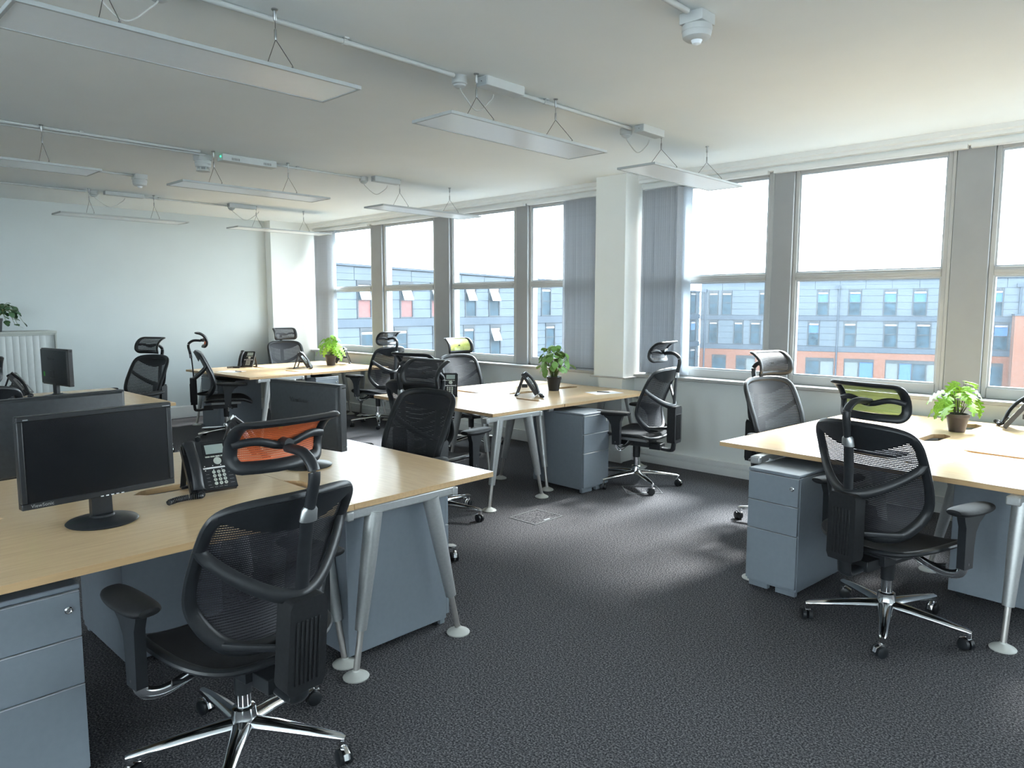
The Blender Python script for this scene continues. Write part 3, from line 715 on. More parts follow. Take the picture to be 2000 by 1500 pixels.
# ------------------------------------------------------------------ desk phones
def make_phone():
    t = thing('desk_phone', 'x', 'phone', (0, 0, 0), 0, 'black desk phones')
    a = R(56)
    Tm = Matrix.Translation((0, -.07, .014)) @ Matrix.Rotation(a, 4, 'X')   # plate coords: x, s up the slope, n outward
    def pm(): b_ = MB(); b_.T = Tm; return b_
    b_ = pm(); b_.prism([(-.098, 0), (.098, 0), (.098, .215), (.085, .228), (-.085, .228), (-.098, .215)], -.014, .010, 'xy')
    b_.prism([(-.040, .004), (.096, .004), (.096, .15), (-.040, .15)], .010, .013, 'xy')
    body = b_.build('body', 'phone_black', t, bevel=.004)
    sb = MB()
    top = Tm @ Vector((0, .205, -.012))
    for sx in (-1, 1): sb.tube([(sx * .075, top.y, top.z), (sx * .075, .115, .012), (sx * .075, .125, .006)], .014, .007, ref=(0, 1, .6), n=8)
    sb.box(-.085, .085, .10, .13, .0, .012); sb.box(-.03, .03, .02, .07, .07, .10)
    sb.build('stand', 'phone_black', t, bevel=.003)
    hp = spline([(-.068, .006, .022), (-.068, .03, .030), (-.068, .07, .042), (-.068, .115, .046), (-.068, .16, .042), (-.068, .20, .030), (-.068, .222, .022)], 5)
    k = len(hp); u = np.linspace(-1, 1, k)
    hb = pm(); hb.tube([Vector(p) for p in hp], .022 + .006 * u ** 4, .012 + .006 * u ** 4, ref=(0, 0, 1), n=14)
    hb.prism([(-.094, .008), (-.042, .008), (-.042, .05), (-.094, .05)], .010, .026, 'xy'); hb.prism([(-.094, .175), (-.042, .175), (-.042, .222), (-.094, .222)], .010, .026, 'xy')
    hset = hb.build('handset', 'phone_black', t)
    sc = pm(); sc.prism([(-.012, .158), (.082, .158), (.082, .215), (-.012, .215)], .010, .0125, 'xy'); sc.mat(1).prism([(-.004, .166), (.074, .166), (.074, .209), (-.004, .209)], .0125, .0131, 'xy')
    sc.build('display', ['black_matte', 'lcd'], t, smooth=False)
    for i in range(4):
        s_ = pm(); s_.prism([(-.010 + i * .0215, .149), (.008 + i * .0215, .149), (.008 + i * .0215, .155), (-.010 + i * .0215, .155)], .012, .0150, 'xy'); s_.build('soft_key', 'key_pale', t, smooth=False)
    nv = pm(); nv.lathe([(.0165, .012), (.0165, .0155), (.012, .016), (.0115, .0145), (.006, .0145), (.0055, .0165)], (.036, .130, 0), 22); nv.build('navigation_ring', 'key_pale', t)
    st = pm(); st.prism([(-.03, .0965), (.088, .0965), (.088, .1035), (-.03, .1035)], .013, .0136, 'xy'); st.build('label_strip', 'print_white', t, smooth=False)
    dots = pm()
    for s_ in (.090, .110):
        for i in range(4): dots.lathe([(.0022, .013), (.0018, .0148)], (-.022 + i * .034, s_, 0), 8)
    dots.build('indicator', 'print_white', t, smooth=False)['kind'] = 'stuff'
    keys = '123456789*0#'
    for r_ in range(4):
        for c_ in range(3):
            kx, ks = .010 + c_ * .0205, .079 - r_ * .0175
            kb = pm(); kb.lathe([(.0074, .013), (.0074, .0152), (.0062, .0160)], (kx, ks, 0), 14)
            kb.mat(1).text(keys[r_ * 3 + c_], .0105, (kx, ks, .0161), (0, 0, 0), .0002)
            kb.build('key', ['key_pale', 'print_dark'], t, smooth=False)
    sd = pm()
    for i in range(4):
        sd.prism([(-.024, .022 + i * .0165), (-.010, .022 + i * .0165), (-.010, .0232 + i * .0165), (-.024, .0232 + i * .0165)], .013, .0134, 'xy')
        sd.prism([(.070, .022 + i * .0165), (.088, .022 + i * .0165), (.088, .0232 + i * .0165), (.070, .0232 + i * .0165)], .013, .0134, 'xy')
        sd.prism([(-.020 + i * .02, .0105), (-.006 + i * .02, .0105), (-.006 + i * .02, .0120), (-.020 + i * .02, .0120)], .013, .0134, 'xy')
    sd.build('key_caption', 'print_dim', t, smooth=False)['kind'] = 'stuff'
    # coiled cord lying on the desk
    cl = spline([(-.07, -.075, .032), (-.062, -.105, .0142), (-.085, -.118, .0138), (-.125, -.112, .0138), (-.165, -.12, .0138), (-.205, -.145, .0138)], 30)
    n_ = 340; pts = []
    idx = np.linspace(0, len(cl) - 1, n_)
    P_ = np.array([np.interp(idx, range(len(cl)), cl[:, j]) for j in range(3)]).T
    Tn = np.gradient(P_, axis=0); Tn /= np.linalg.norm(Tn, axis=1)[:, None]
    for i in range(n_):
        up = np.array((0, 0, 1.0)); sd_ = np.cross(Tn[i], up); sd_ /= np.linalg.norm(sd_); up = np.cross(sd_, Tn[i]); w = 2 * PI * i / 13
        pts.append(P_[i] + (sd_ * math.cos(w) + up * math.sin(w)) * .0095)
    cb = MB().tube(pts, .0032, n=5)
    cb.build('coiled_cord', 'phone_black', hset)
    return t
PH = make_phone()
phones = [(-3.085, 1.335, 84, 'front black desk phone with pale round keys beside the large monitor'),
          (-3.72, 1.80, 150, 'black desk phone glinting behind the orange headrest'),
          (-4.36, 4.83, 125, 'black desk phone in profile before the dark potted plant'),
          (-4.80, 4.22, 45, 'black desk phone facing us behind the tall chair on the bright desk'),
          (-9.03, 4.48, 40, 'black desk phone facing us on the far desk left of the silver looking phone'),
          (-8.42, 4.96, 132, 'desk phone in profile reflecting window light on the far desk'),
          (-8.75, 5.74, -40, 'desk phone turned away right of the far lime plant'),
          (-7.62, 1.64, 150, 'black desk phone in profile at the far left before the tambour cabinet'),
          (-0.82, 5.68, -85, 'black desk phone cut off by the right edge under the window')]
for i, (x, y, a, lab) in enumerate(phones): place(PH, i == 0, (x, y, TZ), R(a), lab)

# ------------------------------------------------------------------ potted plants
def leaf_mesh(name, kind, matn, n=9):
    """leaf lies along +y from its stalk, folded on the midrib and drooping; kind split: notched edges"""
    vs = []; fs = []; rows = 2 * n if kind == 'split' else n
    for i in range(rows + 1):
        t = i / rows
        if kind == 'split':
            w = .42 * math.sin(PI * min(1, t * .98 + .03) ** .75) ** .8 * (1.0 if (i % 4) < 2 or t < .15 or t > .9 else .45)
        elif kind == 'round': w = .46 * math.sin(PI * min(.985, t + .015)) ** .6
        else: w = .30 * math.sin(PI * min(.985, t + .015) ** .8) ** .8
        z = .10 * math.sin(t * PI * .6) - .32 * t * t
        for sx in (-1, -.5, 0, .5, 1): vs.append((sx * w, t + (.05 * abs(sx) if kind == 'split' else 0) - (.06 * abs(sx) * (1 - t) if kind != 'lance' else 0), z + .16 * abs(sx) * w - .20 * sx * sx * w))
    for i in range(rows):
        for j in range(4): fs.append((i * 5 + j, i * 5 + j + 1, i * 5 + 6 + j, i * 5 + 5 + j))
    b_ = MB(); b_.add(vs, fs); return b_.mesh(name, matn)
def plant(label, loc, pot, pot_mat, kind, leafm, n, spread, h, size, seed, stem_m='stem_green', droop=None, lean=(0, 0), pitch=(-10, 25)):
    rr = random.Random(seed)
    t = thing('potted_plant', label, 'plant', loc, 0)
    rt, rbm, ph = pot
    MB().lathe([(rbm, 0), (rbm + (rt - rbm) * .82, ph * .80), (rt, ph * .80), (rt + .002, ph * .82), (rt + .003, ph), (rt - .004, ph), (rt - .008, ph * .86)], n=28).build('pot', pot_mat, t)
    MB().lathe([(rt - .007, ph * .84), (.001, ph * .90)], n=20).build('soil', 'soil', t)
    me = leaf_mesh('leaf', kind, leafm)
    for i in range(n):
        az = 2.399 * i + rr.uniform(-.4, .4); q = ((i + .5) / n)
        rad = spread * (0.25 + .75 * q ** .6) * rr.uniform(.75, 1.1); hz = ph + h * (1 - .72 * q ** 1.25) * rr.uniform(.85, 1.08)
        if droop and rr.random() < droop: hz = ph * rr.uniform(.2, 1.2); rad = spread * rr.uniform(.8, 1.05)
        tip = np.array((rad * math.cos(az) + lean[0], rad * math.sin(az) + lean[1], hz))
        b0 = np.array((.25 * rt * math.cos(az), .25 * rt * math.sin(az), ph * .88))
        mid = (b0 * .45 + tip * .55) + np.array((0, 0, .30 * rad + (0.10 if droop and hz < ph * 1.3 else 0)))
        sb_ = MB().tube(spline([b0, mid, tip], 5), .0018, n=5); sb_.build('stalk', stem_m, t)
        s_ = size * rr.uniform(.75, 1.2) * (.85 + .3 * q)
        o_ = piece(me, 'leaf', t, tuple(tip), (s_, s_, s_), (R(-rr.uniform(*pitch) - 25 * q), R(rr.uniform(-25, 25)), az - PI / 2 + rr.uniform(-.5, .5)))
    return t
plant('lime green split leaf plant in a brown pot on the right desk', (-1.09, 5.30, TZ), (.066, .046, .115), 'pot_brown', 'split', 'leaf_lime', 24, .10, .21, .115, 4, stem_m='stem_dark', pitch=(5, 60))
plant('leafy green plant in a black pot beside the phone in the room centre', (-4.44, 5.26, TZ), (.070, .05, .135), 'pot_black', 'round', 'leaf_mid', 58, .16, .28, .066, 11, pitch=(-5, 60))
plant('small lime green plant in a dark pot on the far desk', (-8.56, 5.44, TZ), (.075, .055, .14), 'pot_brown', 'split', 'leaf_lime', 30, .12, .27, .125, 21, pitch=(10, 65))

# ------------------------------------------------------------------ tambour cabinet and trailing plant
t = thing('tambour_cabinet', 'pale grey tambour door cabinet against the far wall at the left edge', 'cabinet', (-9.66, 1.60, 0), 0)
cx0, cx1, cy0, cy1, ch = -.42, 0.0, -.70, .88, 1.245
cb = MB().box(cx0, cx1 - .02, cy0, cy0 + .02, .03, ch - .028); cb.box(cx0, cx1 - .02, cy1 - .02, cy1, .03, ch - .028); cb.box(cx0, cx0 + .015, cy0, cy1, .03, ch - .028); cb.box(cx0, cx1 - .02, cy0, cy1, 0.03, .05)
cb.build('carcass', 'cabinet_grey', t, bevel=.002)
MB().box(cx0 - .0, cx1 + .005, cy0 - .005, cy1 + .005, ch - .028, ch).build('top_panel', 'cabinet_grey', t, bevel=.004)
fbm = MB().box(cx1 - .025, cx1, cy0, cy0 + .03, .05, ch - .028); fbm.box(cx1 - .025, cx1, cy1 - .018, cy1, .05, ch - .028); fbm.box(cx1 - .025, cx1, cy0 + .03, cy1 - .018, .05, .09); fbm.box(cx1 - .025, cx1 - .006, cy0 + .03, cy1 - .018, ch - .05, ch - .028)
fbm.build('front_frame', 'cabinet_grey', t, bevel=.002)
MB().box(cx1 - .04, cx1 - .032, cy0 + .03, cy1 - .018, .05, ch - .03).build('backing', 'slat_grey', t, smooth=False)
slm = MB().prism([(0, -.0325), (.005, -.032), (.0085, -.018), (.010, 0), (.0085, .018), (.005, .032), (0, .0325)], .09, ch - .05, 'xy').mesh('slat', 'slat_grey')
y = cy0 + .065
while y < cy1 - .075: piece(slm, 'slat', t, (cx1 - .028, y, 0)); y += .0655
MB().box(cx0 + .02, cx1 - .04, cy0 + .02, cy1 - .02, 0, .03).build('plinth', 'black_matte', t, smooth=False)
plant('dark trailing plant in a black pot on top of the tambour cabinet', (-9.76, 1.90, ch + .0005), (.085, .07, .15), 'pot_black', 'round', 'leaf_dark', 70, .22, .17, .062, 8, droop=.35, lean=(0, .05))

# ------------------------------------------------------------------ papers, pens
def paper(label, x, y, a, pen=True, w=.21, l=.297):
    t = thing('paper_sheet', label, 'paper', (x, y, TZ), R(a))
    MB().box(-l / 2, l / 2, -w / 2, w / 2, 0, .0015).build('sheet', 'paper', t, smooth=False)
    if pen: pass
    return t
def pen(label, x, y, a, z):
    t = thing('pen', label, 'pen', (x, y, z), R(a))
    MB().tube([(-.06, 0, .005), (.055, 0, .005)], .0045, n=8).build('barrel', 'black_plastic', t)
    MB().tube([(.055, 0, .005), (.070, 0, .005)], [.0045, .0008], n=8).build('tip', 'steel', t)
    MB().box(-.055, -.02, -.001, .001, .0095, .011).build('clip', 'chrome', t, smooth=False)
paper('white paper sheet on the desk left of the chair before the pier', -3.98, 5.44, 70); pen('small pen lying on the paper before the pier', -3.99, 5.44, 20, TZ + .0017)
paper('white paper sheet on the front corner of the far desk', -8.62, 4.06, 20); pen('black pen on the paper at the far desk corner', -8.50, 4.10, 10, TZ + .0017)
paper('white paper on the desk in front of the lime headrest chair', -5.05, 5.25, 75)
paper('paper sheet seen through the mesh of the green headrest chair', -1.05, 4.18, -20, w=.21); 
kb = thing('notebook', 'dark notebook seen through the mesh of the green headrest chair', 'notebook', (-1.22, 4.22, TZ), R(-12))
MB().box(-.11, .11, -.08, .08, 0, .012).build('cover', 'black_matte', kb, bevel=.003); MB().box(-.106, .108, -.0785, -.076, .002, .010).build('pages', 'paper', kb, smooth=False)

t = thing('cable_loop', 'black cable loop hanging under the end of the far desk', 'cable', (-7.86, 4.34, .645), 0)
MB().tube(spline([(-.02, -.10, 0), (0, -.09, -.06), (.01, -.05, -.13), (0, .01, -.15), (-.01, .07, -.12), (0, .10, -.05), (-.02, .12, 0)], 6), .006, n=7).build('flex', 'black_plastic', t)
MB().tube(spline([(-.03, -.06, 0), (.01, -.03, -.05), (.02, .02, -.08), (.01, .08, -.06), (-.01, .11, 0)], 6), .004, n=7).build('flex', 'black_plastic', t)
# ------------------------------------------------------------------ suspended light panels
def make_light():
    t = thing('pendant_light', 'x', 'ceiling light', (0, 0, 0), 0, 'suspended flat light panels')
    hw, hl, th = .155, .65, .011   # origin: middle of the panel underside
    fb = MB().box(-hw, -hw + .012, -hl, hl, 0, th + .005); fb.box(hw - .012, hw, -hl, hl, 0, th + .005); fb.box(-hw + .012, hw - .012, -hl, -hl + .012, 0, th + .005); fb.box(-hw + .012, hw - .012, hl - .012, hl, 0, th + .005)
    fb.box(-hw + .006, hw - .006, -hl + .006, hl - .006, .009, th + .005)
    fr = fb.build('frame', 'lamp_frame', t, bevel=.0015)
    MB().box(-hw + .012, hw - .012, -hl + .012, hl - .012, .003, .009).build('diffuser', 'lamp_diffuser', t, smooth=False)
    drop = H - 2.48
    for y in (-.33, .33):
        cb_ = MB()
        cb_.mat(1).lathe([(.014, drop), (.014, drop - .004), (.007, drop - .008), (.0065, drop - .045), (.003, drop - .05)], (0, y, 0), 12)
        cb_.mat(0).cyl((0, y, drop - .05), (0, y, drop - .085), .0016, n=6)
        cb_.mat(1).lathe([(.0035, drop - .08), (.0055, drop - .084), (.0055, drop - .118), (.004, drop - .124)], (0, y, 0), 10)
        for sx in (-1, 1): cb_.mat(0).tube([(0, y, drop - .122), (sx * .128, y, .034), (sx * .130, y, .016)], .0016, n=6)
        cb_.mat(1)
        for sx in (-1, 1): cb_.lathe([(.0045, .016), (.0045, .028), (.003, .031)], (sx * .130, y, 0), 8)
        cb_.build('suspension_cable', ['wire', 'steel'], t)
    return t
LT = make_light()
lights = [(-2.92, 1.30, 'largest light panel hanging at the top left of the picture'), (-2.92, 3.13, 'light panel hanging in the middle of the nearest row'), (-2.90, 4.94, 'light panel of the nearest row close to the right windows'),
          (-5.88, 1.17, 'light panel of the second row cut off by the left edge'), (-5.88, 3.03, 'light panel below the box with the green indicator'), (-5.86, 4.89, 'light panel of the second row close to the left windows'),
          (-8.66, 2.94, 'pale light panel of the last row against the far wall'), (-8.66, 4.82, 'pale light panel of the last row before the far pilaster')]
for i, (x, y, lab) in enumerate(lights): place(LT, i == 0, (x, y, 2.48), 0, lab)

# ------------------------------------------------------------------ ceiling services
def conduit(label, x, y0, y1, r, saddles, z=None):
    z = H - r - .004 if z is None else z
    t = thing('conduit', label, 'conduit', (x, 0, z), 0)
    MB().cyl((0, y0, 0), (0, y1, 0), r, r, 12).build('pipe', 'box_white', t)
    for y in saddles:
        sb_ = MB().tube([(0, y - .012, 0), (0, y + .012, 0)], r + .003, n=12); sb_.box(-.022, .022, y - .012, y + .012, r - .002, r + .004)
        sb_.build('saddle', 'box_white', t)
conduit('white conduit pipe running over the nearest row of light panels', -2.99, -1.0, 2.70, .012, (.55, 2.02))
conduit('white conduit pipe between the two junction boxes of the nearest row', -2.97, 3.04, 4.33, .012, (3.42,))
conduit('upper thin conduit pipe over the second row at left', -5.90, -1.0, 2.60, .010, (1.75,))
conduit('lower thin conduit pipe over the second row at left', -5.99, -1.0, 2.68, .010, (1.72,))
conduit('conduit pipe from the green indicator box to the second row end box', -5.97, 3.26, 4.18, .010, (3.50,))
conduit('conduit pipe over the last row at left', -8.80, -1.0, 2.62, .010, (1.2,))
conduit('conduit pipe between the boxes of the last row', -8.80, 2.80, 4.20, .010, (3.38,))
conduit('short white conduit pipe ending at the sensor top right', -1.65, -1.0, 2.80, .013, (1.2,))
conduit('thin conduit pipe leading to the hanging sensor at left', -7.42, -1.0, 2.62, .010, (1.0,))
def rose(label, x, y, flex_to, r=.042):
    t = thing('ceiling_rose', label, 'junction box', (x, y, H), 0)
    MB().lathe([(r * .8, -.045), (r, -.04), (r, -.002), (r * .98, 0)], n=20).build('body', 'box_white', t)
    MB().lathe([(r * .45, -.062), (r * .78, -.052), (r * .82, -.044)], n=16).build('cap', 'box_white', t)
    if flex_to:
        dx, dy, sag = flex_to
        MB().tube(spline([(0, 0, -.058), (dx * .1, dy * .1, -.09), (dx * .5, dy * .5, -sag), (dx * .9, dy * .9, -.09), (dx, dy, -.05)], 8), .0035, n=6).build('flex', 'flex_white', t)
def driver(label, x, y, l=.26, w=.06, h=.045):
    t = thing('driver_box', label, 'junction box', (x, y, H), 0)
    MB().box(-w / 2, w / 2, -l / 2, l / 2, -h, 0).build('case', 'box_white', t, bevel=.003)
    MB().box(-w / 2 + .006, w / 2 - .006, -l / 2 - .002, -l / 2, -h + .005, -.005).build('end_plate', 'lamp_frame', t, smooth=False)
    MB().lathe([(.003, -l / 2 - .004), (.003, -l / 2)], (0, 0, -h / 2), 8, 'y').build('screw', 'wire', t)
rose('ceiling box with a drooping white flex above the second light panel', -3.02, 2.77, (.02, .24, .16)); driver('white driver box above the second light panel', -2.93, 3.0, .30, .085, .05)
rose('ceiling box with a drooping white flex above the third light panel', -3.03, 4.36, (.04, .23, .15)); driver('white driver box above the third light panel', -2.90, 4.455, .26, .08, .05)
rose('ceiling box at the top edge above the largest light panel', -3.03, 1.20, (.0, -.26, .17), .05)
rose('ceiling box of the second row with drooping flex near the windows', -5.98, 4.22, (.03, .26, .15)); driver('driver box of the second row near the windows', -5.86, 4.395, .30, .07, .05)
rose('ceiling box of the last row at left with drooping flex', -8.80, 2.70, (.04, .30, .16)); driver('driver box of the last row at left', -8.72, 2.98, .40, .07, .04)
rose('ceiling box of the last row at right with drooping flex', -8.80, 4.24, (.04, .34, .17)); driver('driver box of the last row at right', -8.66, 4.305, .34, .07, .045)
# emergency box with green indicator
t = thing('emergency_light_box', 'white vented ceiling box with a glowing green indicator', 'emergency light', (-5.94, 3.02, H), 0)
MB().box(-.05, .05, -.24, .24, -.055, 0).build('case', 'box_white', t, bevel=.004)
MB().lathe([(.007, -.243), (.006, -.247)], (0.02, 0, -.022), 10, 'y').build('indicator', 'led_green', t)
vb = MB()
for y0 in (-.16, .12):
    for k in range(6): vb.box(.0495, .0505, y0 + k * .012, y0 + k * .012 + .005, -.045, -.025)
vb.build('vent_slot', 'wire', t, smooth=False)['kind'] = 'stuff'
# detectors
def detector(label, x, y, base, kind):
    t = thing('ceiling_sensor', label, 'sensor', (x, y, H), 0)
    if base: MB().box(-.055, .055, -.055, .055, -.045, 0).build('mounting_box', 'box_white', t, bevel=.002)
    z = -.045 if base else -.0
    MB().lathe([(.045, z - .062), (.058, z - .052), (.062, z - .035), (.061, z - .034), (.0615, z - .030), (.064, z - .028), (.064, z - .006), (.058, z)], n=28).build('body', 'box_white', t)
    if kind == 'lens': MB().lathe([(.006, z - .082), (.018, z - .076), (.024, z - .062), (.025, z - .06)], n=18).build('lens', 'lamp_diffuser', t)
    else:
        sb_ = MB()
        for k in range(8):
            w_ = 2 * PI * k / 8; c_, s_ = math.cos(w_), math.sin(w_); sb_.tube([(.05 * c_, .05 * s_, z - .085), (.052 * c_, .052 * s_, z - .058)], .005, n=6)
        sb_.lathe([(.03, z - .092), (.055, z - .088), (.055, z - .082)], n=20); sb_.build('cage', 'box_white', t)
detector('round white movement sensor at the top right of the ceiling', -1.66, 2.90, True, 'lens')
detector('caged smoke detector left of the green indicator box', -6.08, 2.70, True, 'cage')
detector('small white sensor hanging from the ceiling between the light rows at left', -7.42, 2.68, True, 'lens')

# ------------------------------------------------------------------ floor boxes
def floor_box(label, x, y, a, w=.30, d=.26):
    t = thing('floor_box', label, 'floor box', (x, y, 0), R(a), 'carpeted floor boxes')
    fb_ = MB()
    for (x0, x1, y0, y1) in ((-w / 2, w / 2, -d / 2, -d / 2 + .009), (-w / 2, w / 2, d / 2 - .009, d / 2), (-w / 2, -w / 2 + .009, -d / 2 + .009, d / 2 - .009), (w / 2 - .009, w / 2, -d / 2 + .009, d / 2 - .009)): fb_.box(x0, x1, y0, y1, 0, .004)
    fb_.build('trim_frame', 'floor_trim', t, smooth=False)
    MB().box(-w / 2 + .011, w / 2 - .011, -d / 2 + .011, d / 2 - .011, 0, .002).build('lid', 'carpet', t, smooth=False)
    MB().box(-.03, .03, -d / 2 + .02, -d / 2 + .034, .0, .005).build('handle', 'pedestal_line', t, smooth=False)
floor_box('carpeted floor box in the aisle before the centre desk', -3.42, 3.86, 90)
floor_box('carpeted floor box under the chair before the pier', -3.30, 5.06, 45)
floor_box('carpeted floor box by the far chair with small orange headrest', -7.65, 3.18, 0)

# ------------------------------------------------------------------ buildings across the street
struct(MB().box(-90, 60, 7.5, 140, -9.4, -9.0).build('street_ground', 'ground_far', smooth=False), 'street level far below the windows')
def facade(name, label, loc, rz, u0, u1, roof, rows, brick=None, pipes=(), depth=10):
    """u runs along the wall, y into the building, rows: (z0, z1, [(ua, ub, kind)])"""
    t = thing(name, label, 'building', (loc[0], loc[1], 0), rz)
    wb_ = MB().prism([(u0, -9), (u1, -9), (u1, roof(u1) - .12), (u0, roof(u0) - .12)], 0.12, depth, 'xz')
    wb_.build('wall', 'facade_back', t, smooth=False)
    MB().prism([(u0, roof(u0) - .13), (u1, roof(u1) - .13), (u1, roof(u1)), (u0, roof(u0))], -.06, depth + .1, 'xz').build('roof_edge', 'clad_dark', t, smooth=False)
    for (z0, z1, wins) in rows:
        ed = [u0] + [e_ for w_ in wins for e_ in w_[:2]] + [u1]
        for k in range(0, len(ed), 2):
            a_, b_ = ed[k], ed[k + 1]; w_ = b_ - a_
            if w_ < .1: continue
            nc = max(1, round(w_ / 2.3)); nr = 4
            for c_ in range(nc):
                for r_ in range(nr):
                    bar('clad_zinc_hazy', 'cladding_panel', t, a_ + w_ * c_ / nc + .015, a_ + w_ * (c_ + 1) / nc - .015, 0.05 + .012 * ((c_ + r_) % 2), .125, z0 + (z1 - z0) * r_ / nr + .012, z0 + (z1 - z0) * (r_ + 1) / nr - .012)
        for (a_, b_, kd) in wins:
            wf = MB().box(a_, a_ + .09, .01, .119, z0, z1); wf.box(b_ - .09, b_, .01, .119, z0, z1); wf.box(a_ + .09, b_ - .09, .01, .119, z1 - .22, z1); wf.box(a_ + .09, b_ - .09, .01, .119, z0, z0 + .08); wf.box(a_ + .09, b_ - .09, .04, .119, (z0 + z1) / 2 - .04, (z0 + z1) / 2 + .04)
            w_ = wf.build('window', 'win_dark', t, smooth=False)
            zm = (z0 + z1) / 2
            up = {'blind': 'win_blind', 'dark': 'win_glass', 'open': 'win_glass', 'openred': 'win_glass'}[kd]; lo = 'win_red' if kd == 'openred' else 'win_glass'
            MB().box(a_ + .09, b_ - .09, .085, .115, z0 + .08, zm - .04).build('pane', lo, w_, smooth=False)
            MB().box(a_ + .09, b_ - .09, .085, .115, zm + .04, z1 - .22).build('pane', up, w_, smooth=False)
            MB().box(a_ + .11, b_ - .11, .03, .084, z1 - .42, z1 - .26).build('vent', 'win_vent', w_, smooth=False)
            if kd.startswith('open'):
                ob = MB(); ob.T = Matrix.Translation((a_ + .12, .06, z1 - .42)) @ Matrix.Rotation(R(24), 4, 'X').inverted()
                ob.box(0, b_ - a_ - .32, -.04, 0, -.80, 0); ob.build('open_sash', 'win_sash', w_, smooth=False)
    # parapet panels and dark bands
    top = max(r_[1] for r_ in rows); n_ = round((u1 - u0) / 2.1)
    for c_ in range(n_):
        ua, ub = u0 + (u1 - u0) * c_ / n_ + .015, u0 + (u1 - u0) * (c_ + 1) / n_ - .015; za = top + .012; zr = min(roof(ua), roof(ub)) - .14
        if zr - za < .12: continue
        zm = za + (zr - za) * .5 if zr - za > .55 else zr
        bar('clad_zinc_hazy', 'cladding_panel', t, ua, ub, .05, .125, za, zm - .012)
        if zm < zr: bar('clad_zinc_hazy', 'cladding_panel', t, ua, ub, .06, .125, zm, zr)
    for k in range(len(rows)):
        zb = rows[k][0]; za = rows[k + 1][1] if k + 1 < len(rows) else zb - .50
        MB().box(u0, u1, -.02, .125, za + .02, zb - .02).build('floor_band', 'clad_dark', t, smooth=False)
    for (up_, z_) in pipes:
        pb = MB().cyl((up_, -.10, -8.9), (up_, -.10, z_), .075, .075, 10); pb.box(up_ - .28, up_ + .12, -.22, .02, z_ - .02, z_ + .28); pb.build('downpipe', 'clad_dark', t)
    return t
g_ = lambda l, k='dark': [(a_, b_, (k[i] if isinstance(k, list) else k)) for i, (a_, b_) in enumerate(l)]
facade('apartment_building', 'grey clad apartment block with tilted open windows seen through the left windows', (-36.3, 0), R(90), 12.0, 65.48, lambda u: 4.02 - (u - 23.7) * .0242,
       [(.79, 3.05, g_([(19.2, 20.25), (21.6, 22.65), (24.98, 26.04), (28.16, 29.22), (30.65, 31.75), (33.68, 34.75), (35.92, 37.05), (41.53, 42.66), (45.2, 46.3), (49.0, 50.1), (52.4, 53.5), (56.8, 57.9), (60.6, 61.7), (63.6, 64.7)], ['open', 'dark', 'openred', 'openred', 'openred', 'open', 'open', 'dark', 'open', 'dark', 'open', 'dark', 'dark', 'dark'])),
        (-1.92, .25, g_([(19.6, 20.65), (22.0, 23.05), (25.15, 26.22), (27.69, 28.75), (30.79, 31.86), (33.51, 34.57), (36.06, 37.15), (42.02, 43.17), (45.7, 46.8), (49.5, 50.6), (53.0, 54.1), (57.0, 58.1), (61.0, 62.1), (63.7, 64.8)], ['dark', 'dark', 'dark', 'dark', 'dark', 'dark', 'open', 'dark', 'open', 'dark', 'dark', 'dark', 'dark', 'blind'])),
        (-4.70, -2.45, g_([(22.0, 23.1), (25.1, 26.2), (30.8, 31.9), (36.0, 37.1), (42.0, 43.1), (49.5, 50.6), (57.0, 58.1), (63.7, 64.8)]))],
       pipes=((27.3, 3.2), (40.6, 3.1), (50.9, 3.0)))
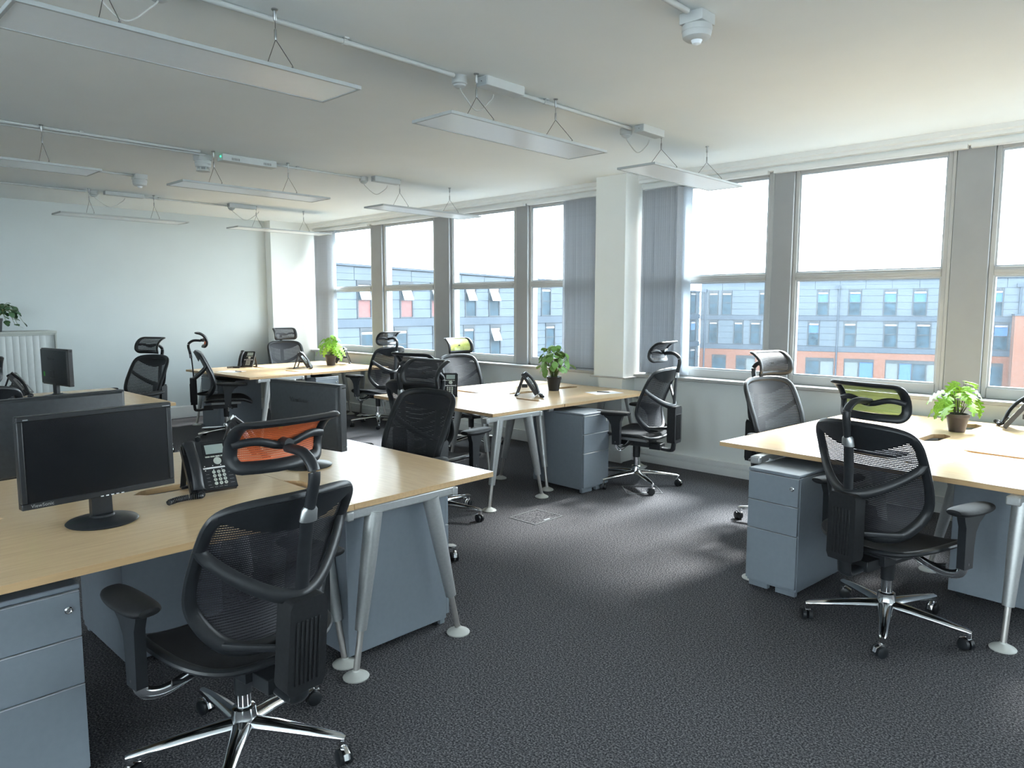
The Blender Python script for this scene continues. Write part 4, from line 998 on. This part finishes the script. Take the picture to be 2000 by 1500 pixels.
t = facade('apartment_building', 'grey apartment block over an orange brick storey seen through the right windows', (-36.3, 65.5), math.atan2(.249, .969), 0.02, 40.0, lambda u: 4.0,
       [(.66, 3.05, g_([(.8, 1.75), (2.05, 3.05), (5.58, 6.6), (10.73, 11.77), (13.4, 14.45), (16.21, 17.29), (18.48, 19.6), (23.91, 25.09), (27.6, 28.7), (31.0, 32.1), (35, 36.1)], ['dark', 'dark', 'dark', 'blind', 'blind', 'blind', 'blind', 'blind', 'dark', 'blind', 'dark'])),
        (-2.15, .2, g_([(.84, 1.78), (3.28, 4.2), (4.83, 5.83), (7.92, 8.97), (10.05, 11.07), (13.1, 14.16), (16.34, 17.47), (18.85, 20.01), (24.5, 25.6)], ['dark', 'dark', 'dark', 'dark', 'blind', 'dark', 'dark', 'dark', 'blind']))],
       pipes=((.5, 2.9), (12.6, 3.1), (26.2, 3.1)))
# brick storey with wide windows, brick stair tower
bw = [(1.27, 2.67), (3.6, 5.44), (7.0, 9.07), (9.97, 12.43), (13.25, 15.72), (16.62, 20.86), (24.05, 25.37)]
bb = MB(); zt, z1, z0 = -2.66, -3.22, -5.6
bb.box(.02, 40, -.03, .2, z1, zt); bb.box(.02, 40, -.03, .2, -9, z0)
ed = [.02] + [e_ for w_ in bw for e_ in w_] + [40]
for k in range(0, len(ed), 2): bb.box(ed[k], ed[k + 1], -.03, .2, z0, z1)
bb.build('brick_storey', 'brick_far', t, smooth=False)
for (a_, b_) in bw:
    wf = MB().box(a_, a_ + .08, .03, .119, z0, z1); wf.box(b_ - .08, b_, .03, .119, z0, z1); wf.box(a_ + .08, b_ - .08, .03, .119, z1 - .3, z1)
    n_ = max(1, round((b_ - a_) / 1.0))
    for k in range(1, n_): x_ = a_ + (b_ - a_) * k / n_; wf.box(x_ - .05, x_ + .05, .03, .119, z0, z1 - .3)
    w_ = wf.build('window', 'win_dark', t, smooth=False)
    for k in range(n_):
        xa_, xb_ = a_ + (b_ - a_) * k / n_ + .07, a_ + (b_ - a_) * (k + 1) / n_ - .07
        MB().box(xa_, xb_, .085, .115, z0, z1 - .3).build('pane', ['win_glass', 'clad_pale', 'win_blind'][(k + int(a_)) % 3] if n_ > 1 else 'win_glass', w_, smooth=False)
MB().box(25.75, 31.0, -2.2, .3, -9, .77).build('brick_tower', 'brick_far', t, smooth=False)
MB().box(25.7, 31.05, -2.25, .3, .77, .9).build('tower_coping', 'clad_dark', t, smooth=False)
